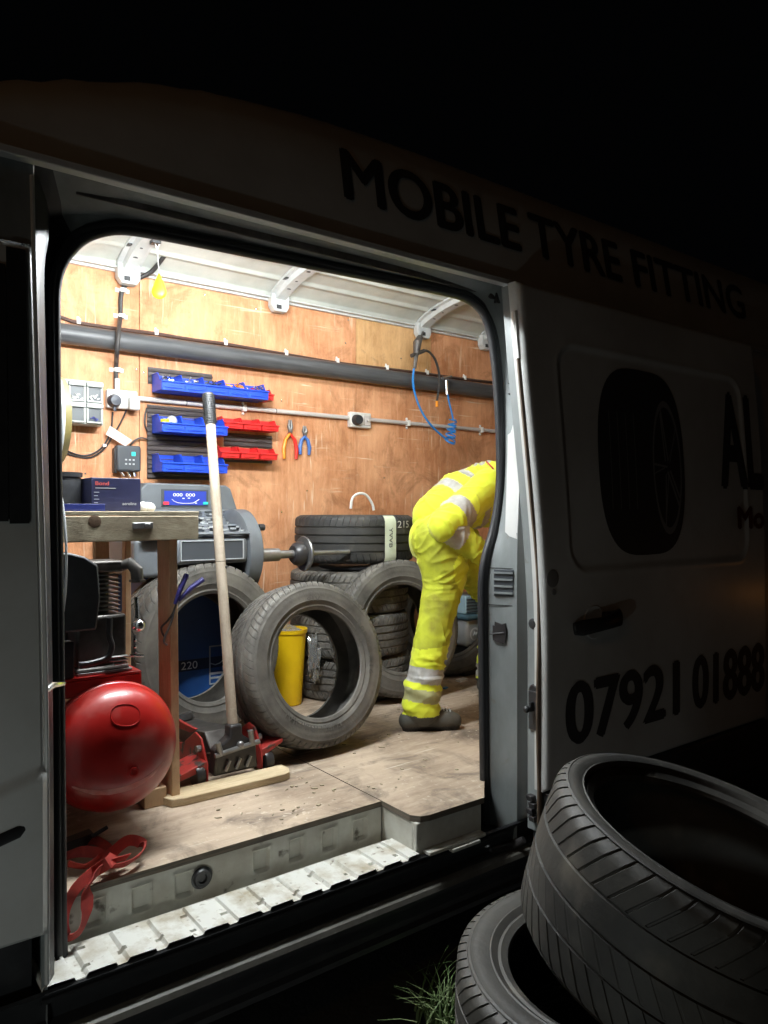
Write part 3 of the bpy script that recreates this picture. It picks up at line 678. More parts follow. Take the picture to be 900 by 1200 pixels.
for k in range(4): mb.obox(Vector((DX0-0.006, p.y+0.01*(k % 2), p.z-0.03+0.022*k)), (1,0,0), (0,1,0), (0,0.3,1), 0.012, 0.013, 0.009)
ob('lower_door_guide', mb, M_blkmet, sd_, bev=0.002)
# handle with its dished recess
hc = Vector((2.175, ys(1.1)+DO, 1.105))
mb = MB(); mb.lathe([(0,0.002),(0.045,0.001),(0.056,0.003),(0.06,0.0)], hc+Vector((0,-0.0005,0)), (0,-1,0), 32)
h0 = ob('handle_dish', mb, M_paint, sd_)
mb = MB(); mb.tube([hc+Vector((-0.125,-0.012,-0.012)), hc+Vector((-0.10,-0.03,-0.008)), hc+Vector((0,-0.045,0)), hc+Vector((0.10,-0.032,0.010)), hc+Vector((0.13,-0.012,0.014))], [(0.022,0.012),(0.028,0.014),(0.024,0.012),(0.031,0.014),(0.026,0.012)], 14, flat=(0,0,1))
mb.obox(hc+Vector((0.085,-0.012,0.006)), (1,0,0),(0,1,0),(0,0,1), 0.045, 0.012, 0.026)
ob('door_handle', mb, M_blackpl, sd_, bev=0.004)
lk = W(648, 678, DO)
mb = MB(); mb.lathe([(0,0.001),(0.026,0.001),(0.030,0.0)], Vector((lk.x, ys(lk.z)+DO-0.001, lk.z)), (0,-1,0), 24); mb.lathe([(0,0.003),(0.010,0.003),(0.011,0.0)], Vector((lk.x+0.004, ys(lk.z)+DO-0.001, lk.z-0.045)), (0,-1,0), 16)
ob('faded_round_sticker', mb, M_vinylgrey, sd_)
def doorpt(x0, z0, dz=0.0): 
    return lambda x, y, d: Vector((x0+x, ys(z0+y)+DO+door_h(x0+x, z0+y)-0.002-dz, z0+y))
# telephone number, name and picture of a wheel, all flat vinyl
for txt, x0, x1, z0, z1 in (('07921', 2.03, 2.70, 0.70, 0.905), ('01888', 2.81, 3.38, 0.70, 0.905)):
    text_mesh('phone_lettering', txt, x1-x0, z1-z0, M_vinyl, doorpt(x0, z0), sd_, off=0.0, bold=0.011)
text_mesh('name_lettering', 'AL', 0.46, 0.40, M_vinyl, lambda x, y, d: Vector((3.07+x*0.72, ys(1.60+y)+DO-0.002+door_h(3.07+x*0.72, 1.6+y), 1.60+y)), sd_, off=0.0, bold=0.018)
text_mesh('strapline_lettering', 'Mo', 0.22, 0.09, M_vinylred, lambda x, y, d: Vector((3.17+x, ys(1.42+y)+DO-0.004, 1.42+y)), sd_, off=0.0, bold=0.008)
def disc2d(cx, cz, rx, rz, dep, n=48, ri=0.0):
    mb = MB(); vs = []; fs = []
    for k in range(n):
        a = 2*pi*k/n
        for f in ((ri, (1+ri)/2, 1.0) if ri else (0.02, 0.5, 1.0)):
            x, z = cx+rx*f*cos(a), cz+rz*f*sin(a); vs.append(Vector((x, ys(z)+DO+door_h(x, z)-dep, z)))
    for k in range(n):
        for i in range(2): fs.append((k*3+i, k*3+i+1, ((k+1) % n)*3+i+1, ((k+1) % n)*3+i))
    if not ri: fs.append(tuple(k*3 for k in range(n)))
    mb.add(vs, fs); return mb
# wheel picture: wide tread seen from the side-front
mb = MB(); pic = []
n = 60
for k in range(n):
    a = 2*pi*k/n; ex = 0.62 if cos(a) < 0 else 0.5
    sx = (abs(cos(a))**ex)*(1 if cos(a) > 0 else -1); x, z = 2.505+0.275*sx, 1.68+0.352*(abs(sin(a))**0.8)*(1 if sin(a) > 0 else -1)
    pic.append((x, z))
vs = []
for f in (0.02, 0.35, 0.7, 1.0):
    for (x, z) in pic:
        xx, zz = lerp(2.505, x, f), lerp(1.68, z, f); vs.append(Vector((xx, ys(zz)+DO+door_h(xx, zz)-0.002, zz)))
mb.add(vs, [tuple(range(n))]+[(r*n+k, r*n+(k+1) % n, (r+1)*n+(k+1) % n, (r+1)*n+k) for r in range(3) for k in range(n)])
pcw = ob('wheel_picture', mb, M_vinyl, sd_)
ob('wheel_picture_rim', disc2d(2.66, 1.665, 0.098, 0.262, 0.0035, ri=0.9), M_vinylgrey, pcw)
mb = MB()
for k in range(5):
    a = pi/2+0.35+k*2*pi/5; c0 = Vector((2.66, 0, 1.665)); dx, dz = cos(a)*0.098, sin(a)*0.262
    for sgn in (-1, 1):
        pts = [(2.66+dx*f+sgn*0.010*(1-f), 1.665+dz*f+sgn*0.02*f) for f in (0.1, 0.5, 0.93)]
        for (x0, z0), (x1, z1) in zip(pts, pts[1:]):
            mb.add([Vector((x, ys(z)+DO+door_h(x, z)-0.0035, z)) for x, z in ((x0-0.004, z0-0.004), (x1-0.004, z1-0.004), (x1+0.004, z1+0.004), (x0+0.004, z0+0.004))], [(0,1,2,3)])
ob('wheel_picture_spokes', mb, M_vinylgrey, pcw)
mb = MB()
for k in range(4):
    x = 2.30+0.05*k
    for j in range(10):
        z = 1.50+0.036*j; mb.add([Vector((x, ys(z)+DO+door_h(x, z)-0.0035, z)), Vector((x+0.003, ys(z)+DO+door_h(x, z)-0.0035, z)), Vector((x+0.003, ys(z+0.036)+DO+door_h(x, z+0.036)-0.0035, z+0.036)), Vector((x, ys(z+0.036)+DO+door_h(x, z+0.036)-0.0035, z+0.036))], [(0,1,2,3)])
ob('wheel_picture_tread', mb, M_vinylgrey, pcw, kind='stuff')

# --- interior light bar fixed behind the header
lamp = thing('led_light_bar', 'cool white light bar behind the top edge of the open side door', 'light', (1.0, 0.45, 2.40))
mb = MB(); mb.box((0.56, 0.43, 2.413), (1.40, 0.47, 2.43)); ob('housing', mb, M_ledh, lamp, bev=0.003)
mb = MB(); mb.lathe([(0.0,0.0),(0.011,0.0),(0.011,0.82),(0.0,0.82)], (0.57, 0.45, 2.402), (1,0,0), 10); ob('diffuser', mb, M_led, lamp)

lamp2 = thing('roof_fill_bar', 'unseen white fill bar added under the van roof to soften the interior shadows', 'light', (1.7, 0.85, 2.72))  # added fill light, out of view, softens the interior shadows
mb = MB(); mb.box((0.95, 0.83, 2.705), (2.75, 0.87, 2.72)); ob('housing', mb, M_ledh, lamp2, bev=0.003)
mb = MB(); mb.lathe([(0.0,0.0),(0.011,0.0),(0.011,1.76),(0.0,1.76)], (0.97, 0.85, 2.693), (1,0,0), 10); ob('diffuser', mb, M_bar, lamp2)
# ================================================================== TYRES
def tyre_mesh(name, R, r, wd, pitch=62, m=M_rubber, skew=0.5, blocks='rib', n_g=4, side_text=None):
    h = R-r; hw = wd/2
    cols = []
    for k in range(pitch):
        for f, low in ((0.0, 0), (0.80, 0), (0.845, 1), (0.955, 1)): cols.append(((k+f)/pitch*2*pi, low))
    # profile: (radius, z, sipe-depth, skewed?)
    pr = []
    def side(s):
        return [(r+0.000, s*hw*0.78, 0), (r+0.003, s*hw*0.84, 0), (r+0.012, s*hw*0.88, 0), (r+0.016, s*hw*0.90, 0), (r+0.022, s*hw*0.885, 0), (r+0.30*h, s*hw*0.955, 0), (r+0.33*h, s*hw*0.975, 0), (r+0.36*h, s*hw*0.965, 0),
                (r+0.50*h, s*hw*1.0, 0), (r+0.62*h, s*hw*0.998, 0), (r+0.70*h, s*hw*0.985, 0), (r+0.72*h, s*hw*0.992, 0), (r+0.76*h, s*hw*0.975, 0), (R-0.024, s*hw*0.955, 0.0), (R-0.022, s*hw*0.955, 0.004), (R-0.013, s*hw*0.915, 0.006), (R-0.0065, s*hw*0.86, 0.006)]
    pr += side(-1)
    tw = hw*0.80
    # tread ribs with circumferential grooves
    nr = n_g+1; gw = 0.0055 if blocks == 'worn' else 0.0085; gd = 0.0045 if blocks == 'worn' else 0.0075; tot = 2*tw; rw = (tot-gw*n_g)/nr; z = -tw
    for i in range(nr):
        cr = lambda zz: R-0.004*(abs(zz)/tw)**2
        dep = (0.0025 if blocks == 'plain' else 0.0022 if blocks == 'worn' else 0.006) if i in (0, nr-1) else {'block': 0.0035, 'rib': 0.0022, 'plain': 0, 'worn': 0.0008 if i % 2 else 0.0}[blocks]
        a0 = z+0.0008; a1 = z+rw-0.0008
        pr += [(cr(a0), a0, dep), (cr((a0+a1)/2), (a0+a1)/2, dep), (cr(a1), a1, dep)]
        if i < nr-1: pr += [(R-gd, a1+0.0016, 0), (R-gd, a1+gw, 0)]
        z += rw+gw
    pr += side(1)[::-1]
    # inner liner
    pr += [(r+0.004, hw*0.72, 0), (r+0.3*h, hw*0.86, 0), (r+0.65*h, hw*0.90, 0), (R-0.03, hw*0.80, 0), (R-0.020, hw*0.5, 0), (R-0.018, 0, 0), (R-0.020, -hw*0.5, 0), (R-0.03, -hw*0.80, 0), (r+0.65*h, -hw*0.90, 0), (r+0.3*h, -hw*0.86, 0), (r+0.004, -hw*0.72, 0)]
    vs = []; fs = []; mm = len(pr); nc = len(cols)
    for (a, low) in cols:
        for (rad, z, dep) in pr:
            q = rad-(dep if low else 0)
            aa = a+(skew*abs(z)/R*0.9 if dep else 0)
            vs.append((q*cos(aa), q*sin(aa), z))
    for c in range(nc):
        c2 = (c+1) % nc
        for i in range(mm):
            j = (i+1) % mm; fs.append((c*mm+i, c2*mm+i, c2*mm+j, c*mm+j))
    mb = MB(); mb.add(vs, fs)
    return mesh_of(name, mb, m, True, 30)
T_road = tyre_mesh('tyre_road', 0.325, 0.208, 0.205, 70, M_rubberD, 0.7)
T_rib = tyre_mesh('tyre_rib', 0.318, 0.21, 0.245, 60, M_rubber, 0.3, 'plain')
T_big = tyre_mesh('tyre_big', 0.36, 0.225, 0.225, 54, M_rubberD, 0.9, 'block', 3)
T_low = tyre_mesh('tyre_low', 0.326, 0.244, 0.28, 58, M_rubberO, 0.8, 'worn', 3)
T_out = tyre_mesh('tyre_outer', 0.342, 0.236, 0.215, 74, M_rubberO, 1.1, 'worn', 3)
def basis(n, spin=0.0):
    n = Vector(n).normalized(); x = Vector((0,0,1)).cross(n)
    if x.length < 0.05: x = Vector((1,0,0))
    x.normalize(); y = n.cross(x)
    M = Matrix((x, y, n)).transposed().to_4x4()
    return M @ Matrix.Rotation(spin, 4, 'Z')
def tyre(mesh, c, n, label, group=None, spin=0.0, text=None, R=0.325, r=0.208, wd=0.205):
    o = bpy.data.objects.new('tyre', mesh); C.objects.link(o)
    o.matrix_basis = Matrix.Translation(Vector(c)) @ basis(n, spin)
    tag(o, label, 'tyre', group)
    if text:
        Mx = o.matrix_basis
        for (txt, ang, arc, rr, hgt) in text:
            def f(x, y, d, ang=ang, rr=rr):
                rad = rr+y; a = ang-x/rr
                k = (rad-r)/(R-r); zz = (wd/2)*(0.999-0.07*abs((k-0.55)/0.45)**2)+0.0012
                return Mx @ Vector((rad*cos(a), rad*sin(a), zz))
            text_mesh('sidewall_lettering', txt, arc, hgt, M_faint, f, o, off=0.01, rows=16)
    return o
def leaning(u, v, y0, R, n_h, lean, wd):
    """centre of an upright tyre whose tread touches the floor at photo point u,v"""
    c = WZ(u, v, FLOOR)
    nh = Vector((n_h[0], n_h[1], 0)).normalized()
    n = (nh*cos(lean)+Vector((0,0,1))*sin(lean)).normalized()
    up = (Vector((0,0,1))-n*n.z).normalized()
    # lowest edge sits on the floor: centre is R*up + half width * n above it
    return c+up*R*1.0-nh*0, n
# front leaning tyre
n1h = Vector((0.07,-0.99,0)).normalized(); ln = radians(12)
n1 = (n1h*cos(ln)+Vector((0,0,1))*sin(ln)).normalized(); up1 = (Vector((0,0,1))-n1*n1.z).normalized()
c1 = WZ(382, 886, FLOOR)-n1h*0.06; c1.z = FLOOR+0.325*up1.z+0.1025*n1.z*0.86
c1 += (-n1h)*0.325*sin(ln)
tyre(T_road, c1, n1, 'dusty used tyre leaning upright in the middle of the van floor beside the red jack', 'used tyres inside the van', 0.3,
     [('RADIAL', -2.15, 0.15, 0.236, 0.026), ('TUBELESS', -1.60, 0.17, 0.236, 0.022), ('205/55 R16', 0.3, 0.22, 0.24, 0.02), ('91V', 1.4, 0.06, 0.24, 0.02)])
# tyre behind the bench leg
n2h = Vector((0.17,-0.98,0)).normalized(); l2 = radians(4)
n2 = (n2h*cos(l2)+Vector((0,0,1))*sin(l2)).normalized(); up2 = (Vector((0,0,1))-n2*n2.z).normalized()
c2 = WZ(243, 860, FLOOR)-n2h*0.03; c2.z = FLOOR+0.36*up2.z+0.1125*n2.z*0.86; c2 += -n2h*0.36*sin(l2)
tyre(T_big, c2, n2, 'large tyre propped against the blue cabinet behind the bench leg', 'used tyres inside the van', 1.1)
# tyre behind the worker's legs
n3h = Vector((-0.10,-0.99,0)).normalized(); l3 = radians(6)
n3 = (n3h*cos(l3)+Vector((0,0,1))*sin(l3)).normalized(); up3 = (Vector((0,0,1))-n3*n3.z).normalized()
c3 = WZ(472, 822, FLOOR)-n3h*0.05; c3.z = FLOOR+0.345+0.012; c3 += -n3h*0.345*sin(l3)
o3 = tyre(T_big, c3, n3, 'upright tyre standing directly behind the legs of the person in yellow', 'used tyres inside the van', 2.0); o3.scale = (0.958,)*3
# stack at the back wall
SC = Vector((2.275, 1.525, 0)); z = FLOOR
names = ['bottom tyre of the stack against the back wall', 'second tyre up in the stack against the back wall', 'third tyre up in the stack, just under the black disc']
for k in range(3):
    wdt = 0.215; o = tyre(T_road, (SC.x+(0.012,-0.01,0.0)[k], SC.y+(0.0,-0.012,0.004)[k], z+0.1075), (0,0,1), 'plain dark '+names[k], 'used tyres inside the van', 0.7*k); o.scale = (0.965,0.965,1.05)
    z += 0.2155
DISC_Z = z
mb = MB(); mb.lathe([(0.0,0.0),(0.20,0.0),(0.235,0.008),(0.24,0.018),(0.23,0.026),(0.15,0.036),(0.0,0.038)], (SC.x+0.05, SC.y-0.06, z), (0,0,1), 48)
tag(ob('rubber_disc', mb, M_disc), 'flat black round disc lying between the top two tyres of the back stack', 'disc')
z += 0.038
tt = tyre(T_rib, (SC.x+0.03, SC.y, z+0.1225), (0,0,1), 'wide ribbed tyre on top of the back stack with a pale paper band', 'used tyres inside the van', 0.2)
TTC = Vector((SC.x+0.03, SC.y, z+0.1225))
# white paper band round the tread and chalk number
def on_tread(u, zz, rad=0.3195):
    # angle on the tyre at which it is seen at column u
    t = (u-450)/F; d = Vector((SP+t*CP, CP-t*SP)); o_ = Vector((0, -D)); c_ = Vector((TTC.x, TTC.y))
    dn = d.normalized(); f = o_-c_; b = f.dot(dn); q = f.dot(f)-rad*rad; disc = b*b-q
    s = -b-math.sqrt(max(0, disc)); p = o_+dn*s; return math.atan2(p.y-c_.y, p.x-c_.x)
a0, a1 = on_tread(451, 0), on_tread(464, 0)
mb = MB()
def bandf(a, b):
    an = lerp(a0, a1, a); k = b
    pts = [(0.285,0.1205),(0.300,0.1185),(0.312,0.108),(0.3198,0.09),(0.3202,0.0),(0.3198,-0.09),(0.313,-0.108)]
    q = k*(len(pts)-1); i = min(len(pts)-2, int(q)); t = q-i
    rr, zz = lerp(pts[i][0], pts[i+1][0], t), lerp(pts[i][1], pts[i+1][1], t)
    return Vector((TTC.x+(rr+0.001)*cos(an), TTC.y+(rr+0.001)*sin(an), TTC.z+zz))
mb.grid(bandf, 5, 18); M_band = mat('paper_band', (0.62,0.68,0.52), 0.7, col2=(0.72,0.76,0.62), nscale=12); band = ob('paper_band', mb, M_band, tt)
am = (a0+a1)/2
text_mesh('band_lettering', 'YVVB', 0.10, 0.022, M_greyd, lambda x, y, d: Vector((TTC.x+0.3225*cos(am+(y-0.011)/0.32), TTC.y+0.3225*sin(am+(y-0.011)/0.32), TTC.z+0.06-x)), band, off=0.0, rows=0)
a2 = on_tread(466, 0)
text_mesh('chalk_number', '215', 0.10, 0.035, M_chalk, lambda x, y, d: Vector((TTC.x+0.3195*cos(a2+x/0.32), TTC.y+0.3195*sin(a2+x/0.32), TTC.z+0.058+y)), tt, off=0.0, rows=8)
# dark tyre standing deeper, right of the worker's leg
n4 = Vector((-0.75,-0.66,0.12)).normalized(); c4 = Vector((2.95, 1.50, FLOOR+0.325))
tyre(T_road, c4, n4, 'dark tyre standing in the shade between the two legs of the worker', 'used tyres inside the van', 0.5)
# outside stack beside the van
OX, OY = 1.255, -0.915; z = 0.0
onm = ['bottom tyre of the outdoor pile, on the ground', 'second tyre from the ground in the outdoor pile', 'tyre lying flat right under the tilted top one outdoors']
for k in range(3):
    tyre(T_out, (OX+(0.03,-0.02,0)[k], OY+(0.0,0.02,0)[k], z+0.105), (0,0,1), 'dusty '+onm[k], 'tyres piled outside the van', 1.3*k,
         [('TUBELESS', 2.8, 0.16, 0.265, 0.022), ('RADIAL', 3.9, 0.12, 0.265, 0.022), ('RADIAL', 1.4, 0.12, 0.265, 0.022)] if k == 2 else None, 0.342, 0.236, 0.215).scale = (1,1,0.962)
    z += 0.211
nb = Vector((0.148,-0.253,0.956)).normalized(); cb = Vector((1.352,-1.046,0.874))-nb*0.122
tyre(T_low, cb, nb, 'low profile tyre tilted on top of the outdoor pile in the foreground', 'tyres piled outside the van', 0.4)
# ================================================================== items on the back wall
WY = BACK-0.001
# duct
mb = MB(); zd = 2.297
mb.tube([(FX0+0.02, BACK-0.056, zd), (4.3, BACK-0.056, zd)], 0.046, 24)
du = thing('wall_duct', 'thick dark grey pipe running the length of the plywood wall', 'pipe', (2, BACK-0.056, zd)); ob('pipe', mb, M_duct, du)
mb = MB(); mb.tube([W(61,398,BACK-0.056), W(66,399,BACK-0.056)], 0.075, 24); ob('end_cap', mb, M_clip, du)
# long cable with clips
cbl = thing('clipped_cable', 'brown black cable pinned along the top of the thick grey pipe', 'cable', (2, WY, 2.37))
mb = MB(); pts = [W(62,368,WY-0.01)]+[W(u, v, WY-0.009) for u, v in ((75,373),(91,378),(135,385),(182,391),(225,398),(263,403),(334,415),(394,425),(452,432),(499,438),(543,444),(585,449))]
mb.tube([Vector(p) for p in catmull([tuple(p) for p in pts], 4)], 0.009, 8); ob('cord', mb, M_brcable, cbl)
for u, v in ((91,377),(182,390),(263,402),(334,414),(394,423),(452,431),(499,437),(543,443)):
    p = W(u, v, WY); mb = MB(); mb.box((p.x-0.009, WY-0.022, p.z-0.014), (p.x+0.009, WY, p.z+0.013)); mb.lathe([(0,0.008),(0.006,0.006),(0.007,0)], (p.x, WY, p.z+0.019), (0,-1,0), 8)
    ob('clip', mb, M_clip, cbl, bev=0.002)
# vertical cable
vc = thing('power_cable', 'black cable dropping from the first roof rib to the double socket', 'cable', W(140, 400, WY))
pts = [W(212,284,1.62), W(196,296,1.70), W(178,318,1.79), W(160,327,1.83), W(148,333,BACK-0.014), W(142,345,WY-0.013), W(141,371,WY-0.013), W(139,388,BACK-0.118), W(137,412,BACK-0.12), W(136.5,424,WY-0.03), W(136,434,WY-0.013), W(136,456,WY-0.013)]
mb = MB(); mb.tube([Vector(p) for p in catmull([tuple(p) for p in pts], 6)], 0.011, 10); ob('cord', mb, M_cable, vc)
for u, v in ((143,341),(141,371),(136,434)):
    p = W(u, v, WY); mb = MB(); mb.box((p.x-0.034, WY-0.006, p.z-0.010), (p.x+0.034, WY, p.z+0.010)); mb.box((p.x-0.015, WY-0.028, p.z-0.010), (p.x+0.015, WY-0.004, p.z+0.010))
    ob('saddle_clip', mb, M_clip, vc, bev=0.004)
mb = MB(); mb.tube([W(137,444,WY-0.013), W(137,460,WY-0.013)], 0.014, 12); ob('gland', mb, M_conduit, vc)
# conduit with clips and couplings
cz = 2.04
cn = thing('wall_conduit', 'thin pale grey conduit running right from the double socket', 'conduit', (2.5, WY-0.015, cz))
x0 = W(157,468,WY).x; x1 = 4.3
mb = MB(); mb.tube([(x0, WY-0.016, cz), (x1, WY-0.016, cz)], 0.0125, 12); ob('tube', mb, M_conduit, cn)
for u in (218, 323):
    p = W(u, 480, WY-0.016); mb = MB(); mb.tube([(p.x-0.002, WY-0.016, cz), (p.x+0.002, WY-0.016, cz)], 0.014, 12); ob('joint', mb, M_louv, cn)
for u in (286, 478, 564):
    p = W(u, 480, WY-0.016); mb = MB(); mb.box((p.x-0.010, WY-0.032, cz-0.018), (p.x+0.010, WY, cz+0.018)); mb.lathe([(0,0.010),(0.008,0.008),(0.009,0)], (p.x, WY, cz+0.028), (0,-1,0), 8); mb.lathe([(0,0.010),(0.008,0.008),(0.009,0)], (p.x, WY, cz-0.028), (0,-1,0), 8); ob('clip', mb, M_clip, cn, bev=0.003)
# double socket
s0 = W(141, 469, WY)
so = thing('double_socket', 'white double socket with a dark plug and a white plug at the conduit end', 'socket', s0)
mb = MB(); mb.box((s0.x-0.072, WY-0.035, s0.z-0.044), (s0.x+0.072, WY, s0.z+0.044)); ob('back_box', mb, M_socket, so, bev=0.006)
mb = MB(); mb.lathe([(0,0.04),(0.024,0.038),(0.030,0.02),(0.032,0)], (s0.x-0.042, WY-0.035, s0.z-0.012), (0,-1,0), 24); mb.tube([(s0.x-0.042,WY-0.05,s0.z-0.03),(s0.x-0.042,WY-0.05,s0.z-0.06)], 0.008, 8); ob('plug', mb, M_plug, so, label='dark blue grey round plug')
mb = MB(); mb.box((s0.x+0.022, WY-0.075, s0.z-0.05), (s0.x+0.072, WY-0.036, s0.z+0.012)); ob('plug', mb, M_socket, so, bev=0.008, label='white square plug')
mb = MB()
for dx in (-0.045, 0.0, 0.045): mb.box((s0.x+dx-0.006, WY-0.040, s0.z+0.022), (s0.x+dx+0.006, WY-0.036, s0.z+0.036))
ob('switch', mb, M_conduit, so, bev=0.002, kind='stuff')
# plug leads
ld = thing('plug_leads', 'thin black leads looping left from the plugs below the double socket', 'cable', W(130,500,WY))
mb = MB()
for pts in ([(132,483),(131,498),(128,510),(120,524),(105,533),(92,533),(78,528)], [(148,481),(141,496),(133,509),(122,526),(106,536),(90,535),(78,531)], [(152,522),(158,516),(166,513),(173,515)], [(172,478),(170,488),(170,498),(173,506)]):
    mb.tube([Vector(p) for p in catmull([tuple(W(u, v, WY-0.012-0.01*sin(i))) for i, (u, v) in enumerate(pts)], 5)], 0.0042, 6)
ob('cord', mb, M_cable, ld)
mb = MB(); p = W(122,522,WY-0.012); mb.obox(p, (1,0,0),(0,1,0),(0,0,1), 0.008,0.010,0.006); ob('cable_tie', mb, M_clip, ld)
# paper tag
mb = MB(); a, b, c, d = W(129,499,WY-0.03), W(155,516,WY-0.05), W(147,523,WY-0.05), W(124,509,WY-0.03); mb.add([a,b,c,d]+[p+Vector((0,0.001,0)) for p in (a,b,c,d)], [(0,1,2,3),(7,6,5,4),(0,4,5,1),(1,5,6,2),(2,6,7,3),(3,7,4,0)])
tag(ob('paper_tag', mb, M_paper, smooth=False), 'pinkish white paper tag hanging crooked on the plug leads', 'tag')
# wall mounted controller
p = W(147, 538, WY)
ct = thing('battery_charger', 'small dark box with green buttons fixed to the plywood below the socket', 'charger', p)
mb = MB(); mb.box((p.x-0.058, WY-0.055, p.z-0.062), (p.x+0.058, WY, p.z+0.062)); ob('case', mb, M_greyd, ct, bev=0.010)
mb = MB(); mb.box((p.x-0.064, WY-0.035, p.z-0.07), (p.x-0.05, WY-0.001, p.z+0.05)); ob('side_fin', mb, M_blackpl, ct, bev=0.004)
mb = MB(); mb.box((p.x+0.01, WY-0.058, p.z+0.012), (p.x+0.03, WY-0.0555, p.z+0.032)); ob('button', mb, M_btng, ct, bev=0.002)
mb = MB()
for k in range(6): mb.box((p.x-0.02+0.018*(k % 3), WY-0.0575, p.z-0.03+0.02*(k//3)), (p.x-0.011+0.018*(k % 3), WY-0.0555, p.z-0.023+0.02*(k//3)))
ob('printed_marks', mb, M_label, ct)
mb = MB()
for dx in (-0.035, 0.0, 0.03): mb.tube([(p.x+dx, WY-0.03, p.z-0.06), (p.x+dx*0.8+0.01, WY-0.035, p.z-0.085)], 0.007, 8)
ob('terminal', mb, M_chrome, ct)
# drawer cabinet
q0 = W(80, 443, BACK-0.10); q1 = W(122, 497, BACK-0.10)
dc = thing('drawer_cabinet', 'pale grey cabinet of four small tilting drawers left of the double socket', 'cabinet', (q0+q1)/2)
dx0, dx1, dz0, dz1 = q0.x-0.0, q1.x-0.002, CZ+0.435, CZ+0.62
dz1 = W(95,446,BACK-0.10).z; dz0 = W(115,497,BACK-0.10).z
mb = MB(); mb.box((dx0-0.07, BACK-0.085, dz0-0.004), (dx1+0.003, WY, dz1+0.004)); ob('case', mb, M_drawer, dc, bev=0.003)
cwid = (dx1-dx0)/2; ch = (dz1-dz0)/2
for i in range(-1, 2):
    for j in range(2):
        ax = dx0+cwid*i+0.003 if i >= 0 else dx0-0.065; bx = dx0+cwid*(i+1)-0.003; az = dz0+ch*j+0.002; bz = az+ch-0.005
        mb = MB(); y0 = BACK-0.10
        t_ = 0.008
        mb.box((ax, y0, az), (ax+t_, y0+0.014, bz-0.022)); mb.box((bx-t_, y0, az), (bx, y0+0.014, bz-0.022)); mb.box((ax+t_, y0, az), (bx-t_, y0+0.014, az+t_))
        mb.prism([(ax, bz-0.021), (bx, bz-0.021), (bx, bz), (ax, bz)], y0-0.008, y0+0.014)
        dr = ob('drawer', mb, M_drawer, dc, bev=0.0025)
        mb = MB(); mb.box((ax+t_, y0+0.006, az+t_), (bx-t_, y0+0.013, bz-0.02)); ob('drawer_window', mb, M_drawerin, dr)
        if i >= 0 and (i, j) != (0, 0):
            mb = MB()
            for k in range(7): mb.obox((ax+0.016+(bx-ax-0.03)*R_.random(), y0+0.004, az+0.012+0.02*R_.random()), (1,0.2,R_.uniform(-1,1)), (0,1,0), (R_.uniform(-1,1),0,1), 0.007, 0.002, 0.003)
            ob('drawer_contents', mb, M_navybl if (i, j) == (1, 0) else M_chalk, dr)
# louvre panels
def louvre(u0, v0, u1, v1, label, y=WY):
    a = W(u0, v0, y); b = W(u1, v1, y); th = thing('louvre_panel', label, 'panel', (a+b)/2, 'louvred rails behind the parts bins')
    mb = MB(); mb.box((a.x, y-0.006, b.z), (b.x, y, a.z)); ob('backing', mb, M_louv, th)
    n = max(2, int((a.z-b.z)/0.022)); s_ = (a.z-b.z)/n
    m0 = MB(); m0.prism([(0, 0), (b.x-a.x, 0), (b.x-a.x, s_*0.45), (0, s_*0.45)], -0.006, 0.0)
    for v_ in range(len(m0.v)):
        x, yy, zz = m0.v[v_]; m0.v[v_] = (x, yy*(1.6 if zz < 0.001 else 0.3), zz)
    me = mesh_of('louvre', m0, M_louv)
    for k in range(n):
        o = bpy.data.objects.new('louvre', me); C.objects.link(o); o.parent = th; o.location = Vector((a.x, y-0.006, b.z+s_*(k+0.25)))-th.location
    return th
louvre(173,430,248,457.5,'short dark louvred panel behind the top row of blue bins')
x_a = 173
louvre(172,474,247,563,'tall dark louvred panel behind the middle and lower blue bins')
louvre(262,507,318,526,'dark louvred panel strip between the two rows of red bins')
for (a, b, c, d) in ((248,441,318,466), (247,490,318,512-3), (247,537,318,543)):
    pass
mb = MB(); a = W(248,462,WY); b = W(318,470,WY); mb.box((a.x, WY-0.012, W(300,466,WY).z-0.012), (b.x, WY, W(300,466,WY).z+0.03)); tag(ob('rail_strip', mb, M_louv, bev=0.002), 'dark rail strip behind the right half of the top bin row', 'rail')
mb = MB(); zz = W(290,541,WY).z; mb.box((W(256,541,WY).x, WY-0.012, zz-0.006), (W(318,541,WY).x, WY, zz+0.05)); tag(ob('rail_strip', mb, M_louv, bev=0.002), 'dark rail strip behind the lower row of red bins', 'rail')
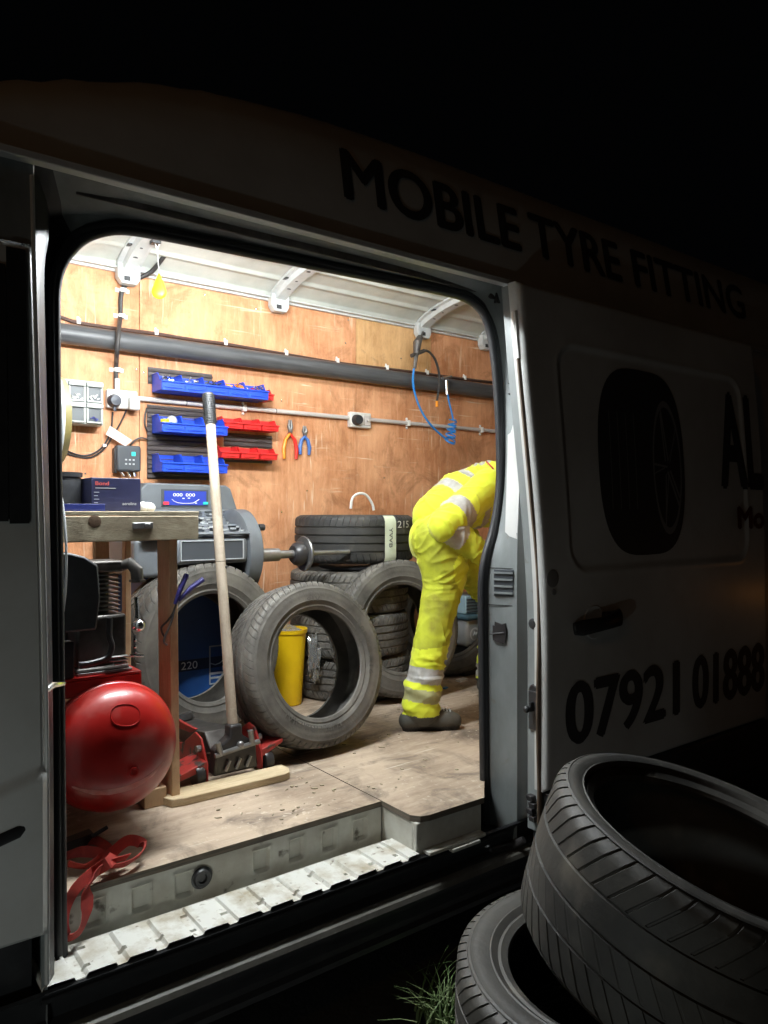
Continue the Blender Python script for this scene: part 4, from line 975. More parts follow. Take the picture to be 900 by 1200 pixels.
# bins
def bin_thing(name, m, wd, hh, dp, flare=0.0):
    root = bpy.data.objects.new(name, None); root.empty_display_size = 0.03; C.objects.link(root)
    t = 0.003; h1 = hh*0.5
    mb = MB()
    mb.box((0, 0, 0), (wd, -dp*0.86, t))                                   # floor
    mb.box((0, -0.002, 0), (wd, 0, hh))                                    # back
    for xx in (0, wd-t):
        mb.prism([(0.0, 0.0), (dp*0.86, 0.0), (dp*0.86+0.004, h1), (dp*0.70, h1+0.004), (dp*0.52, hh), (0.0, hh)], xx, xx+t, Matrix(((0,1,0,0),(-1,0,0,0),(0,0,1,0),(0,0,0,1))))
    mb.box((t, -dp*0.86-0.001, 0.0), (wd-t, -dp*0.86+t, h1))               # front wall
    body = ob('body', mb, m, bev=0.0012); body.parent = root
    for nm, a, b in (('front_lip', (-0.003, -dp*0.86-0.009, h1-0.006), (wd+0.003, -dp*0.86+0.002, h1+0.001)), ('label_ridge', (wd*0.15, -dp*0.86-0.006, h1*0.28), (wd*0.85, -dp*0.86, h1*0.36)), ('side_lip', (-0.003, -dp*0.5, hh-0.004), (0.003, 0, hh+0.001)), ('side_lip', (wd-0.003, -dp*0.5, hh-0.004), (wd+0.003, 0, hh+0.001))):
        mb = MB(); mb.box(a, b); q = ob(nm, mb, m, bev=0.001); q.parent = root
    return root
BinB = bin_thing('storage_bin', M_blue, 0.118, 0.088, 0.155)
BinR = bin_thing('storage_bin', M_red, 0.098, 0.062, 0.115)
ordn = ['leftmost', 'second from left', 'middle', 'second from right', 'rightmost']
used = {}
def put_bin(proto, x, z, label, group):
    o = proto if proto.name not in used else copy_tree(proto)
    used[proto.name] = 1; o.location = (x, WY-0.012, z); tag(o, label, 'storage bin', group)
    o.rotation_euler = (0, 0, R_.uniform(-0.02, 0.02)); return o
zt = W(245, 463, BACK-0.14).z
xa = W(177, 440, BACK).x; xb = W(312, 455, BACK-0.13).x
for k in range(5):
    put_bin(BinB, xa+(xb-xa)*k/5, zt+0.004, 'blue bin, %s of the five in the top row on the wall' % ordn[k], 'blue parts bins')
put_bin(BinR, xb-0.045, zt+0.01, 'single red bin at the right end of the top row', 'red parts bins')
zm = W(215, 507, BACK-0.14).z; xb2 = W(263, 493, BACK-0.13).x
zm = W(180, 505, BACK-0.14).z
tri = ['leftmost', 'middle', 'rightmost']
for k in range(3): put_bin(BinB, xa+(xb2-xa)*k/3, zm, 'blue bin, %s of three in the middle row on the wall' % tri[k], 'blue parts bins')
zl = W(180, 552, BACK-0.14).z
for k in range(3): put_bin(BinB, xa+(xb2-xa)*k/3, zl, 'blue bin, %s of three in the bottom row above the balancer screen' % tri[k], 'blue parts bins')
x_r0 = W(263, 490, BACK-0.10).x; x_r1 = W(326, 495, BACK-0.10).x
zr = W(300, 504, BACK-0.11).z; zr2 = W(300, 538, BACK-0.11).z
for k in range(3): put_bin(BinR, x_r0+(x_r1-x_r0)*k/3, zr, 'red bin, %s of three in the middle row beside the blue ones' % tri[k], 'red parts bins')
for k in range(3): put_bin(BinR, x_r0-0.02+(x_r1-x_r0+0.02)*k/3, zr2, 'red bin, %s of three in the lower row right of the blue ones' % tri[k], 'red parts bins')
# things in bins
mb = MB(); mb.sphere((xa+0.07, WY-0.09, zm+0.06), 0.026, 14); mb2 = MB(); mb2.lathe([(0,0),(0.022,0),(0.022,0.03),(0,0.03)], (xa+0.035, WY-0.09, zm+0.035), (0,0,1), 14)
tag(ob('grey_ball', mb, M_ltgrey), 'round grey part lying in the leftmost middle row blue bin', 'spare part'); tag(ob('tape_roll', mb2, M_fresh), 'small yellow roll in the leftmost middle row blue bin', 'roll')
def small_bits(name, x, z, m, label, n=14):
    mb = MB()
    for k in range(n):
        c = Vector((x+R_.uniform(0.015, 0.10), WY-0.012-R_.uniform(0.04, 0.11), z+0.03+R_.uniform(0, 0.012))); d = Vector((R_.uniform(-1,1), R_.uniform(-1,1), R_.uniform(-0.4,0.8))).normalized()*0.012
        mb.tube([c-d, c+d], 0.0035, 6)
    o = ob(name, mb, m); tag(o, label, 'screws'); o['kind'] = 'stuff'
small_bits('loose_screws', xa, zl, M_chrome, 'loose metal screws in the leftmost bottom row blue bin')
small_bits('loose_screws', xa+(xb2-xa)/3, zl, M_chrome, 'loose metal screws in the middle bottom row blue bin')
small_bits('brass_fittings', xa+(xb2-xa)/3, zm, M_orange, 'orange brown fittings in the middle blue bin of the middle row', 5)
for k in range(5):
    small_bits('loose_fittings', xa+(xb-xa)*k/5, zt+0.03, (M_chrome, M_alu, M_blackpl, M_orange, M_chrome)[k], 'small loose fittings in the blue bin, %s of the top row' % ordn[k], 12)
# pliers
def pliers(u0, v0, u1, v1, ml, mr, label):
    a = W(u0, v0, WY-0.012); b = W(u1, v1, WY-0.012); L = a.z-b.z; cx = a.x
    th = thing('pliers', label, 'pliers', a, 'pliers hanging on the plywood')
    mb = MB(); mb.tube([(cx-0.006, WY-0.012, a.z), (cx-0.009, WY-0.012, a.z-L*0.18), (cx, WY-0.012, a.z-L*0.32)], [0.004,0.009,0.010], 8)
    mb.tube([(cx+0.006, WY-0.012, a.z), (cx+0.009, WY-0.012, a.z-L*0.18), (cx, WY-0.014, a.z-L*0.32)], [0.004,0.009,0.010], 8); mb.lathe([(0,0.008),(0.008,0.008),(0.009,0)], (cx, WY-0.016, a.z-L*0.3), (0,-1,0), 12); ob('jaws', mb, M_steel, th)
    for s, m in ((-1, ml), (1, mr)):
        mb = MB(); mb.tube([(cx-s*0.004, WY-0.012, a.z-L*0.33), (cx+s*L*0.13, WY-0.013, a.z-L*0.50), (cx+s*L*0.19, WY-0.013, a.z-L*0.75), (cx+s*L*0.17, WY-0.013, a.z-L)], [0.006,0.010,0.011,0.008], 10); ob('grip', mb, m, th)
    mb = MB(); mb.tube([(cx, WY, a.z-L*0.26), (cx, WY-0.025, a.z-L*0.25)], 0.003, 6); ob('nail', mb, M_steel, th)
pliers(340, 492, 341, 538, M_orange, M_redgrip, 'larger pliers with orange and red grips hanging on the plywood')
pliers(357, 499, 358, 533, M_bluegrip, M_bluegrip, 'smaller pliers with blue grips hanging beside the orange ones')
# single socket on the conduit
s1 = W(419, 493, WY)
sg = thing('single_socket', 'single white socket with a black plug in the middle of the conduit', 'socket', s1)
mb = MB(); mb.box((s1.x-0.075, WY-0.036, s1.z-0.045), (s1.x+0.075, WY, s1.z+0.045)); ob('back_box', mb, M_socket, sg, bev=0.006)
mb = MB(); mb.lathe([(0,0.035),(0.026,0.034),(0.031,0.015),(0.032,0)], (s1.x-0.035, WY-0.036, s1.z-0.002), (0,-1,0), 24); ob('plug', mb, M_blackpl, sg)
mb = MB(); mb.box((s1.x+0.02, WY-0.042, s1.z-0.03), (s1.x+0.065, WY-0.036, s1.z+0.03)); mb.lathe([(0,0.01),(0.008,0.01),(0.01,0)], (s1.x+0.045, WY-0.04, s1.z), (0,-1,0), 12); ob('switch_plate', mb, M_conduit, sg, bev=0.002)
# air line: regulator, blue hose and coil
al = thing('air_line', 'blue air hose ending in a tight coil below the duct on the right', 'air hose', W(490, 410, 1.72))
HY = 1.70
mb = MB(); mb.tube([W(492,396,HY+0.04), W(489,402,HY), W(488,414,HY)], [0.02,0.026,0.02], 12); mb.tube([W(482,417,HY), W(497,411,HY)], 0.012, 10); mb.tube([W(488,412,HY), W(486,432,HY)], [0.016,0.010], 10); mb.tube([W(493,396,HY+0.04), W(496,388,HY+0.1)], 0.006, 8)
ob('coupling', mb, M_aludk, al)
mb = MB(); pts = [(485,432),(484,448),(487,464),(494,482),(504,497),(515,508),(525,516)]
mb.tube([Vector(p) for p in catmull([tuple(W(u, v, HY-0.0)) for u, v in pts], 6)], 0.0065, 8); ob('hose', mb, M_bluehose, al)
mb = MB(); cpts = []
for i in range(9*16):
    t = i/(9*16); a = t*9*2*pi; c = W(lerp(531, 527, t), lerp(492, 519, t), HY); q = 0.026+0.010*t; cpts.append(c+Vector((q*cos(a), 0.7*q*sin(a), 0.008*sin(a*0.5)+0.018*t*sin(a))))
mb.tube(cpts, 0.0042, 6); mb.tube([Vector(p) for p in catmull([tuple(W(u, v, HY)) for u, v in ((525,462),(526,470),(529,482),(531,492))], 5)], 0.0055, 8); ob('coil', mb, M_bluehose, al)
mb = MB(); mb.tube([W(523,446,HY), W(524,463,HY)], [0.012,0.009], 10); mb.tube([W(519,443,HY), W(529,441,HY)], 0.008, 8); ob('connector', mb, M_chrome, al)
bh = thing('black_air_hose', 'short black hose looping over the duct beside the blue one', 'hose', W(510, 420, HY))
mb = MB(); pts = [(492,413),(500,411),(508,418),(513,430),(515,443),(514,456),(512,470)]; mb.tube([Vector(p) for p in catmull([tuple(W(u, v, HY)) for u, v in pts], 5)], 0.0075, 8); ob('hose', mb, M_cable, bh)
mb = MB(); mb.tube([W(512,470,HY), W(512,477,HY)], 0.009, 8); ob('brass_end', mb, M_orange, bh)
# hanging air freshener
fr_ = thing('air_freshener', 'yellow drop shaped air freshener hanging on a string from the first rib', 'air freshener', W(186, 330, 1.50))
mb = MB(); c = W(186.5, 335, 1.50); hh = 31/F*3.42
mb.lathe([(0.0,0.056),(0.004,0.052),(0.010,0.035),(0.020,0.012),(0.030,-0.018),(0.032,-0.034),(0.026,-0.05),(0.012,-0.060),(0.0,-0.062)], (0,0,0), (0,0,1), 24)
mb.v = [(x, y*0.35, z) for (x, y, z) in mb.v]; mb.v = [tuple(Matrix.Rotation(-0.45, 3, 'Z') @ Vector(p)+c+Vector((0,0,0.003))) for p in mb.v]; ob('drop', mb, M_fresh, fr_)
mb = MB(); mb.tube([c+Vector((0,0,0.055)), W(184,292,1.50)], 0.0018, 6); mb.tube([W(184,292,1.50), W(181,283,1.50)], 0.0018, 6); mb.tube([W(184,292,1.50), W(188,283,1.50)], 0.0018, 6); ob('string', mb, M_clip, fr_)
mb = MB(); hk = W(183, 284, 1.50); mb.box((hk.x-0.02, 1.49, hk.z-0.006), (hk.x+0.02, 1.53, hk.z+0.012)); ob('clip', mb, M_blackpl, fr_, bev=0.003)
# reel and hose loop on the bulkhead
rl = thing('hose_reel', 'yellowish round reel with a bright rim at the left edge of the opening', 'hose reel', (0.45, 1.0, 1.80))
mb = MB(); cc = W(55, 492, 1.02); mb.lathe([(0.0,0.0),(0.145,0.0),(0.165,0.02),(0.165,cc.x-FX0-0.01+0.02),(0.15,cc.x-FX0+0.045),(0.0,cc.x-FX0+0.055)], (FX0, 1.02, cc.z), (1,0,0), 40); ob('drum', mb, M_yelreel, rl)
mb = MB(); mb.tube([(cc.x+0.012, 1.02+0.170*cos(a), cc.z+0.170*sin(a)) for a in [2*pi*k/40 for k in range(41)]], 0.007, 8); ob('rim', mb, M_ltgrey, rl)
lp = thing('hose_loop', 'tall black hose loop hanging on the bulkhead under the yellow reel', 'hose', (0.45, 0.5, 1.3))
mb = MB()
for k in range(4):
    mb.tube([(FX0+0.02+0.026*k+0.008*cos(a), 0.50+0.15*cos(a), 1.36+0.215*sin(a)) for a in [2*pi*j/40 for j in range(41)]], 0.015, 8)
ob('loops', mb, M_cable, lp)
mb = MB(); mb.tube([(FX0+0.118, 0.50+0.16*cos(a), 1.36+0.235*sin(a)) for a in [2*pi*j/40 for j in range(41)]], 0.0035, 8); ob('pale_edge', mb, M_ltgrey, lp)
# ================================================================== workbench
by0, by1 = 0.53, 1.12
tz0, tz1 = W(160,634,by0).z, 1.484
xL, xRt = 0.46, W(233, 600, by0).x
bench = thing('workbench', 'rough timber workbench end standing over the red compressor', 'workbench', (0.85, 0.8, FLOOR))
mb = MB(); mb.box((xL, by0, tz0), (xRt, by0+0.038, tz1-0.006)); fb = ob('front_rail', mb, M_timber, bench, bev=0.003)
mb = MB(); mb.box((xL, by0+0.002, tz1-0.005), (xRt+0.002, by1, tz1+0.008)); ob('top_board', mb, M_timber, bench, bev=0.002)
mb = MB(); mb.box((xRt-0.036, by0+0.04, tz0), (xRt-0.002, by1, tz1-0.007)); ob('end_rail', mb, M_timber, bench, bev=0.003)
mb = MB(); kp = W(111, 611, by0); mb.lathe([(0.0,0.0005),(0.016,0.0005),(0.019,0)], kp+Vector((0,-0.0004,0)), (0,-1,0), 18); ob('knot', mb, mat('dark_knot', (0.09,0.05,0.03), 0.7, col2=(0.16,0.10,0.06), nscale=60), fb)
mb = MB(); kp = W(167, 616, by0); mb.obox(kp+Vector((0,-0.003,0)), (1,0,0.02),(0,1,0),(0,0,1), 0.032, 0.003, 0.010); mb.obox(kp+Vector((0.014,-0.006,0)), (1,0,0.02),(0,1,0),(0,0,1), 0.01, 0.003, 0.007); ob('metal_latch', mb, M_steel, fb, bev=0.002)
p = W(200, 700, by0+0.045)
def lean_box(mbx, pa, pb, hx, hy):
    d = (pb-pa); mbx.obox((pa+pb)/2, (1,0,0), (0,1,0), d, hx, hy, d.length/2)
lx0 = W(203, 700, by0).x
mb = MB(); mb.box((lx0-0.000, by0+0.001+0.038, FLOOR+0.002), (lx0+0.028, by0+0.145, tz1-0.008)); mb.v = [(x-(tz1-z)*(-0.012), y, z) for (x, y, z) in mb.v]; ob('leg', mb, M_leg, bench, bev=0.003)
mb = MB(); px = W(124, 645, by1-0.08).x; mb.box((px-0.028, by1-0.05, FLOOR+0.002), (px+0.022, by1-0.01, tz1-0.008)); ob('leg', mb, M_leg, bench, bev=0.003)
mb = MB(); mb.box((xRt-0.06, by1-0.05, FLOOR+0.002), (xRt-0.036-0.002, by1-0.01, tz1-0.008)); ob('leg', mb, M_leg, bench, bev=0.003)
mb = MB(); mb.box((lx0-0.075, by0+0.05, FLOOR+0.001), (lx0-0.002, by0+0.13, FLOOR+0.06)); ob('foot_block', mb, M_leg, bench, bev=0.003)
# plank on the floor
pa = WZ(195, 950, FLOOR); pb = WZ(345, 913, FLOOR)
mb = MB(); L = (pb-pa).length; ang = math.atan2(pb.y-pa.y, pb.x-pa.x)
pl = [(0.0,0.07),(0.0,0.095),(L*0.12,0.095),(L-0.0,0.095),(L+0.005,0.05),(L-0.012,0.012),(L-0.04,0.0),(0.06,0.0),(0.02,0.01)]
mb.add([(x, y, 0.001) for x, y in pl]+[(x, y, 0.027) for x, y in pl], [tuple(range(len(pl)-1,-1,-1)), tuple(range(len(pl), 2*len(pl)))]+[(i, (i+1) % len(pl), (i+1) % len(pl)+len(pl), i+len(pl)) for i in range(len(pl))])
mb.v = [tuple(Matrix.Rotation(ang, 3, 'Z') @ Vector(p)+Vector((pa.x, pa.y, FLOOR))) for p in mb.v]
tag(ob('wooden_plank', mb, M_plank, bev=0.003), 'short pale plank with clipped corners lying on the floor before the jack', 'plank')
# items on the bench
bt = tz1+0.0085
def W_at(u, y): return W(u, 600, y).x
b0, b1 = W_at(107, 0.66), W_at(165, 0.66); hgt = W(130, 560, 0.66).z-bt
bx = thing('parts_box', 'dark navy cardboard box with small red print on the bench', 'box', ((b0+b1)/2, 0.7, bt))
mb = MB(); mb.box((b0, 0.66, bt), (b1, 0.80, bt+hgt)); ob('carton', mb, M_navy, bx, bev=0.002)
text_mesh('brand_print', 'Bond', 0.042, 0.012, M_vinylred if False else mat('red_print', (0.45,0.08,0.07), 0.5), lambda x, y, d: Vector((b0+0.012+x, 0.6585, bt+hgt-0.024+y)), bx, off=0.02)
mb = MB()
mb.box((b0+0.012,0.6588,bt+hgt-0.034),(b0+0.075,0.6595,bt+hgt-0.032))
for k in range(4): mb.box((b0+0.008,0.6588,bt+0.026+0.011*k),(b0+0.02+0.004*(k%2),0.6595,bt+0.028+0.011*k))
ob('box_print', mb, M_label, bx)
text_mesh('box_number', 'aeroline', 0.045, 0.009, M_label, lambda x, y, d: Vector((b1-0.060+x, 0.6585, bt+0.020+y)), bx, off=0.0)
t0, t1 = 0.50, W_at(122, 0.58)
tr = thing('plastic_tray', 'shallow dark blue tray lying in front of the black canister on the bench', 'tray', ((t0+t1)/2, 0.6, bt))
mb = MB(); mb.box((t0, 0.57, bt), (t1, 0.655, bt+0.004)); mb.box((t0, 0.57, bt+0.004), (t1, 0.574, bt+0.022)); mb.box((t1-0.004, 0.575, bt+0.004), (t1, 0.655, bt+0.022)); mb.box((t0, 0.651, bt+0.004), (t1-0.005, 0.655, bt+0.022)); ob('tray_body', mb, M_navybl, tr, bev=0.001)
c0, c1_ = W_at(78, 0.72), W_at(101, 0.72); zt_ = W(90, 554, 0.72).z
cnn = thing('black_canister', 'black lidded canister at the left end of the bench', 'canister', ((c0+c1_)/2, 0.75, bt))
mb = MB(); mb.lathe([(0.0,0),(0.06,0),(0.062,0.01),(0.062,zt_-bt-0.02),(0.058,zt_-bt),(0,zt_-bt)], (c1_-0.063, 0.78, bt), (0,0,1), 32); ob('drum', mb, M_blackpl, cnn)
mb = MB(); mb.lathe([(0.0,0.0),(0.066,0.0),(0.067,0.014),(0.0,0.016)], (c1_-0.063, 0.78, zt_-0.012), (0,0,1), 32); ob('lid', mb, M_blackpl, cnn)
mb = MB(); mb.box((c1_+0.002, 0.75, bt), (c1_+0.012, 0.84, bt+0.085)); tag(ob('grey_notebook', mb, M_ltgrey, bev=0.002), 'thin grey slab standing between the black canister and the navy box', 'notebook')
mb = MB(); cx = W_at(175, 0.72); mb.sphere((cx, 0.74, bt+0.012), 0.026, 14, (1.1,0.8,0.75)); mb.sphere((cx-0.018, 0.73, bt+0.014), 0.016, 12, (1,0.9,1.2)); tag(ob('white_cloth', mb, M_socket), 'small crumpled white cloth beside the navy box on the bench', 'cloth')
# hanging cutters on the bench leg
ht = thing('hanging_pliers', 'indigo handled pliers dangling on a black cord by the bench leg', 'pliers', W(215, 690, 0.5))
hy = by0+0.02
for a, b in (((205,708),(219,673)), ((209,704),(238,679))):
    mb = MB(); mb.tube([W(a[0],a[1],hy), W((a[0]+b[0])/2,(a[1]+b[1])/2-2,hy-0.004), W(b[0],b[1],hy)], [0.006,0.009,0.0085], 10); ob('handle', mb, M_indigo, ht)
mb = MB(); mb.tube([Vector(p) for p in catmull([tuple(W(u, v, hy+0.004*i)) for i, (u, v) in enumerate(((207,706),(203,718),(196,728),(189,736),(194,745),(203,720)))], 5)], 0.0035, 6); mb.tube([Vector(p) for p in catmull([tuple(W(u, v, hy)) for u, v in ((205,712),(201,728),(195,742),(192,752),(196,756))], 5)], 0.0035, 6); ob('cord', mb, M_cable, ht)
# ================================================================== compressor
cp = thing('air_compressor', 'red air compressor with a round tank end under the bench', 'compressor', (0.68, 0.6, FLOOR))
TY = 0.27; tc_ = W(141, 881, TY+0.05); TR = 0.181
mb = MB()
dome = [(0.0,-0.062),(0.03,-0.0615),(0.07,-0.056),(0.105,-0.045),(0.135,-0.029),(0.158,-0.008),(0.172,0.018),(0.178,0.045),(0.1785,0.062),(TR+0.001,0.066),(TR+0.001,0.085),(TR-0.001,0.088),(TR-0.001,0.80),(0.15,0.85),(0.08,0.88),(0.0,0.89)]
mb.lathe(dome, (tc_.x, TY+0.06, tc_.z), (0,1,0), 72); tk = ob('tank', mb, M_redp, cp, angle=50)
mb = MB(); bp_ = W(155, 903, TY+0.008)
mb.lathe([(0.0,0.012),(0.006,0.012),(0.008,0.016),(0.013,0.016),(0.016,0.0)], Vector((bp_.x, TY+0.008, bp_.z)), (0,-1,0), 20); ob('drain_boss', mb, M_redp, tk)
mb = MB(); mb.lathe([(0.1782,0.050),(0.1812,0.053),(0.1825,0.058),(0.1812,0.063),(0.1782,0.066)], (tc_.x, TY+0.06, tc_.z), (0,1,0), 72); ob('weld_seam', mb, M_redp, tk)
# pale scuffed arc
def dome_y(rr):
    for (r0, h0_), (r1, h1_) in zip(dome, dome[1:]):
        if r0 <= rr <= r1: return h0_+(h1_-h0_)*(rr-r0)/(r1-r0)
    return 0.06
mb = MB()
def onD(u, v):
    p = W(u, v, TY+0.02)
    for _ in range(4):
        rr = math.hypot(p.x-tc_.x, p.z-tc_.z); p = W(u, v, TY+0.06+dome_y(min(rr, 0.178)))
    return p
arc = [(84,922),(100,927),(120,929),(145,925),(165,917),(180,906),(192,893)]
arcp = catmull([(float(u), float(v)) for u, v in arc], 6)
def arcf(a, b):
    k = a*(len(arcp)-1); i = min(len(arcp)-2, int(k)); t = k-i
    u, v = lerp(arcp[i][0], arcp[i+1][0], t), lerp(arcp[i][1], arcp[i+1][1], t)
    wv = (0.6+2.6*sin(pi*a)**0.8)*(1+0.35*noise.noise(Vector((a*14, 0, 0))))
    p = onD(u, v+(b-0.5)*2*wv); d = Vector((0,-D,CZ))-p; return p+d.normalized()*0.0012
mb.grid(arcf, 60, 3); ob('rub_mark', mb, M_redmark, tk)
mb = MB()
for a in (0.0,):
    pts = []
    for k in range(33):
        t = 2*pi*k/32; pts.append(onD(147+18*cos(t)*(1 if abs(cos(t)) < 0.8 else 0.95), 838+13*abs(sin(t))**0.8*(1 if sin(t) > 0 else -1))+Vector((0,-0.0005,0)))
    mb.tube(pts, 0.0016, 6)
ob('stamped_outline', mb, M_redp, tk)
mb = MB()
for sx in (-1, 1): mb.box((tc_.x+sx*0.10-0.012, TY+0.40, FLOOR+0.001), (tc_.x+sx*0.10+0.012, TY+0.45, tc_.z-TR*0.8)); mb.box((tc_.x+sx*0.10-0.012, 0.95, FLOOR+0.001), (tc_.x+sx*0.10+0.012, 1.0, tc_.z-TR*0.8))
ob('feet', mb, M_blkmet, cp, bev=0.002)
pz = tc_.z+TR+0.012
mb = MB(); py = TY+0.13
xr = W(166, 780, py).x; xl = 0.50
mb.box((xl, py, pz), (xr, 0.85, pz+0.008)); mb.box((xl, py, pz-0.045), (xr, py+0.006, pz+0.0)); mb.box((xr-0.006, py+0.007, pz-0.045), (xr, 0.85, pz+0.0))
ob('platform', mb, M_redp, cp, bev=0.003)
mb = MB(); mb.prism([(xr-0.09, pz-0.002), (xr-0.03, pz-0.002), (xr-0.05, pz-0.03)], py-0.004, py-0.0006); ob('gusset', mb, M_redp, cp)
# pump
pgz = pz+0.010; pyc = py+0.09
pxc = W(122, 760, py).x
xl_, xr_ = W(92, 760, py).x, W(155, 760, py).x
cz1 = W(130, 722, py).z
mb = MB(); mb.box((xl_, py+0.02, pgz), (xr_, py+0.20, pgz+0.018)); mb.box((xl_+0.004, py+0.03, pgz+0.018), (xr_-0.006, py+0.19, cz1)); ck = ob('crankcase', mb, M_aludk, cp, bev=0.010, seg=3)
mb = MB()
for k in range(3): mb.box((xr_-0.05-0.012*k, py+0.0, pgz+0.022+0.010*k), (xr_-0.01, py+0.02, pgz+0.026+0.010*k))
mb.box((xl_+0.002, py+0.016, pgz-0.001), (xr_+0.006, py+0.205, pgz+0.006)); ob('base_flange', mb, M_alu, ck, bev=0.001)
fz1 = W(130, 672, py).z; fx0, fx1 = W(108, 700, py).x, W(147, 700, py).x
mb = MB(); mb.lathe([(0.028,0),(0.028,fz1-cz1)], ((fx0+fx1)/2, py+0.10, cz1), (0,0,1), 20); cyl = ob('cylinder', mb, M_aludk, cp)
nf = 9
m0 = MB(); m0.box((-(fx1-fx0)/2, -0.055, -0.0016), ((fx1-fx0)/2, 0.055, 0.0016)); fme = mesh_of('fin', m0, M_alu)
for k in range(nf):
    o = bpy.data.objects.new('fin', fme); C.objects.link(o); o.parent = cyl; o.location = Vector(((fx0+fx1)/2, py+0.10, lerp(cz1+0.012, fz1-0.008, k/(nf-1))))-cp.location
mb = MB(); hx0, hx1 = W(104, 660, py).x, W(150, 660, py).x; hz = W(130, 660, py).z; mb.box((hx0, py+0.04, fz1), (hx1, py+0.165, hz+0.004)); ob('cylinder_head', mb, M_aludk, cp, bev=0.006)
mb = MB(); e0 = W(146, 664, py+0.03); mb.tube([W(140,664,py+0.06), W(152,660,py+0.04), W(160,668,py+0.03), W(161,682,py+0.03)], [0.016,0.018,0.019,0.018], 14); mb.tube([W(161,679,py+0.03), W(161,682,py+0.03)], 0.024, 6); ob('intake_elbow', mb, M_aludk, cp)
mb = MB(); mb.tube([Vector(p) for p in catmull([tuple(W(u, v, py-0.005)) for u, v in ((128,724),(128,745),(131,757),(126,770),(108,777),(92,779))], 5)], 0.0085, 10); ob('delivery_pipe', mb, M_blkmet, cp)
mb = MB(); mb.sphere(W(163,733,py+0.01), 0.018, 16, (1,1,1)); mb.tube([W(155,733,py+0.01), W(160,733,py+0.01)], 0.010, 10); ob('filler_cap', mb, M_chrome, cp)
mb = MB()
for v in (750, 758, 765): mb.sphere(W(158,v,py+0.005), 0.006, 8)
mb.tube([W(158,744,py+0.005), W(158,772,py+0.005)], 0.004, 8); mb.tube([W(152,768,py+0.002), W(168,768,py+0.002)], 0.005, 8); mb.tube([W(160,700,py+0.03), W(161,725,py+0.02)], 0.007, 8)
ob('pressure_fittings', mb, M_chrome, cp, kind='stuff')
# belt guard
g0 = [(66,648),(82,648),(98,652),(114,662),(117,700),(112,738),(66,742)]
gp = [W(u, v, py-0.02) for u, v in g0]; mb = MB(); mb.prism([(p.x, p.z) for p in gp], py-0.03, py+0.025); ob('belt_guard', mb, M_blackpl, cp, bev=0.006)
mb = MB(); mb.tube([(0.52, py+0.13, pgz+0.09), (0.52, py+0.40, pgz+0.09)], 0.075, 24); ob('motor', mb, M_blackpl, cp)
mb = MB(); mb.tube([(0.50, py+0.02, pgz+0.0), (0.50, py+0.02, pgz+0.12)], 0.02, 8); mb.box((xl_-0.05, py+0.0, pgz), (xl_-0.01, py+0.05, pgz+0.10)); ob('valve_block', mb, M_blkmet, cp, bev=0.004)
# ================================================================== trolley jack
jk = thing('trolley_jack', 'red trolley jack with a long pale pole handle leaning up', 'jack', WZ(272, 905, FLOOR))
jy = 0.67; jb = W(273, 878, jy); jx = jb.x; jz = FLOOR
sockT = W(273, 846, jy); sockB = Vector((jx, jy+0.01, jz+0.045))
for s in (-1, 1):
    mb = MB(); xx = jx+s*0.105
    prf = [(-0.05,0.015),(-0.05,0.075),(0.0,0.155),(0.05,0.165),(0.16,0.10),(0.42,0.055),(0.50,0.05),(0.50,0.02),(0.1,0.012)]
    M_ = Matrix(((0,1,0,xx),(1,0,0,jy+0.03),(0,0,1,jz),(0,0,0,1)))
    mb.prism(prf, -0.004, 0.004, M_); ob('side_plate', mb, M_redj, jk, bev=0.002)
    mb = MB(); mb.prism([(xx-0.0, jz+0.06), (xx+s*0.085, jz+0.10), (xx+s*0.085, jz+0.112), (xx, jz+0.088)] if s > 0 else [(xx, jz+0.06), (xx, jz+0.088), (xx-0.11, jz+0.055), (xx-0.11, jz+0.035)], jy-0.02, jy+0.10); ob('side_flange', mb, M_redj, jk, bev=0.002)
    mb = MB(); mb.lathe([(0.0,0.0),(0.036,0.0),(0.038,0.004),(0.038,0.026),(0.036,0.03),(0,0.03)], (xx+s*0.012 if s > 0 else xx-0.042, jy+0.0, jz+0.039), (1,0,0), 20); ob('wheel', mb, M_blkmet, jk)
    mb = MB(); mb.tube([(xx+s*0.004, jy+0.03, jz+0.12), (xx+s*0.02, jy+0.03, jz+0.12)], 0.012, 10); ob('bolt', mb, M_steel, jk)
mb = MB(); mb.prism([(0.0,0.09),(0.06,0.15),(0.3,0.115),(0.46,0.10),(0.46,0.07),(0.1,0.06)], -0.06, 0.06, Matrix(((0,1,0,jx),(1,0,0,jy+0.05),(0,0,1,jz),(0,0,0,1)))); ob('lift_arm', mb, M_aludk, jk, bev=0.004)
mb = MB(); mb.prism([(0.05,0.168),(0.28,0.165),(0.32,0.15),(0.3,0.13),(0.1,0.145)], -0.098, -0.085, Matrix(((0,1,0,jx),(1,0,0,jy+0.05),(0,0,1,jz),(0,0,0,1)))); ob('arm_edge', mb, M_redj, jk, bev=0.002)
mb = MB(); mb.lathe([(0.0,0),(0.045,0),(0.05,0.01),(0.04,0.03),(0,0.03)], (jx, jy+0.47, jz+0.105), (0,0,1), 20); ob('saddle', mb, M_blkmet, jk)
topP = W(244, 461, 0.93); base = Vector((jx, jy, sockT.z-0.03)); dirp = (topP-base).normalized()
mb = MB(); mb.prism([(jx-0.085, jz+0.03), (jx+0.085, jz+0.03), (jx+0.078, jz+0.12), (jx+0.025, sockT.z-0.045), (jx+0.024, sockT.z-0.004), (jx-0.024, sockT.z-0.004), (jx-0.025, sockT.z-0.045), (jx-0.078, jz+0.12)], jy-0.028, jy+0.022); ob('handle_socket', mb, M_blkmet, jk, bev=0.008)
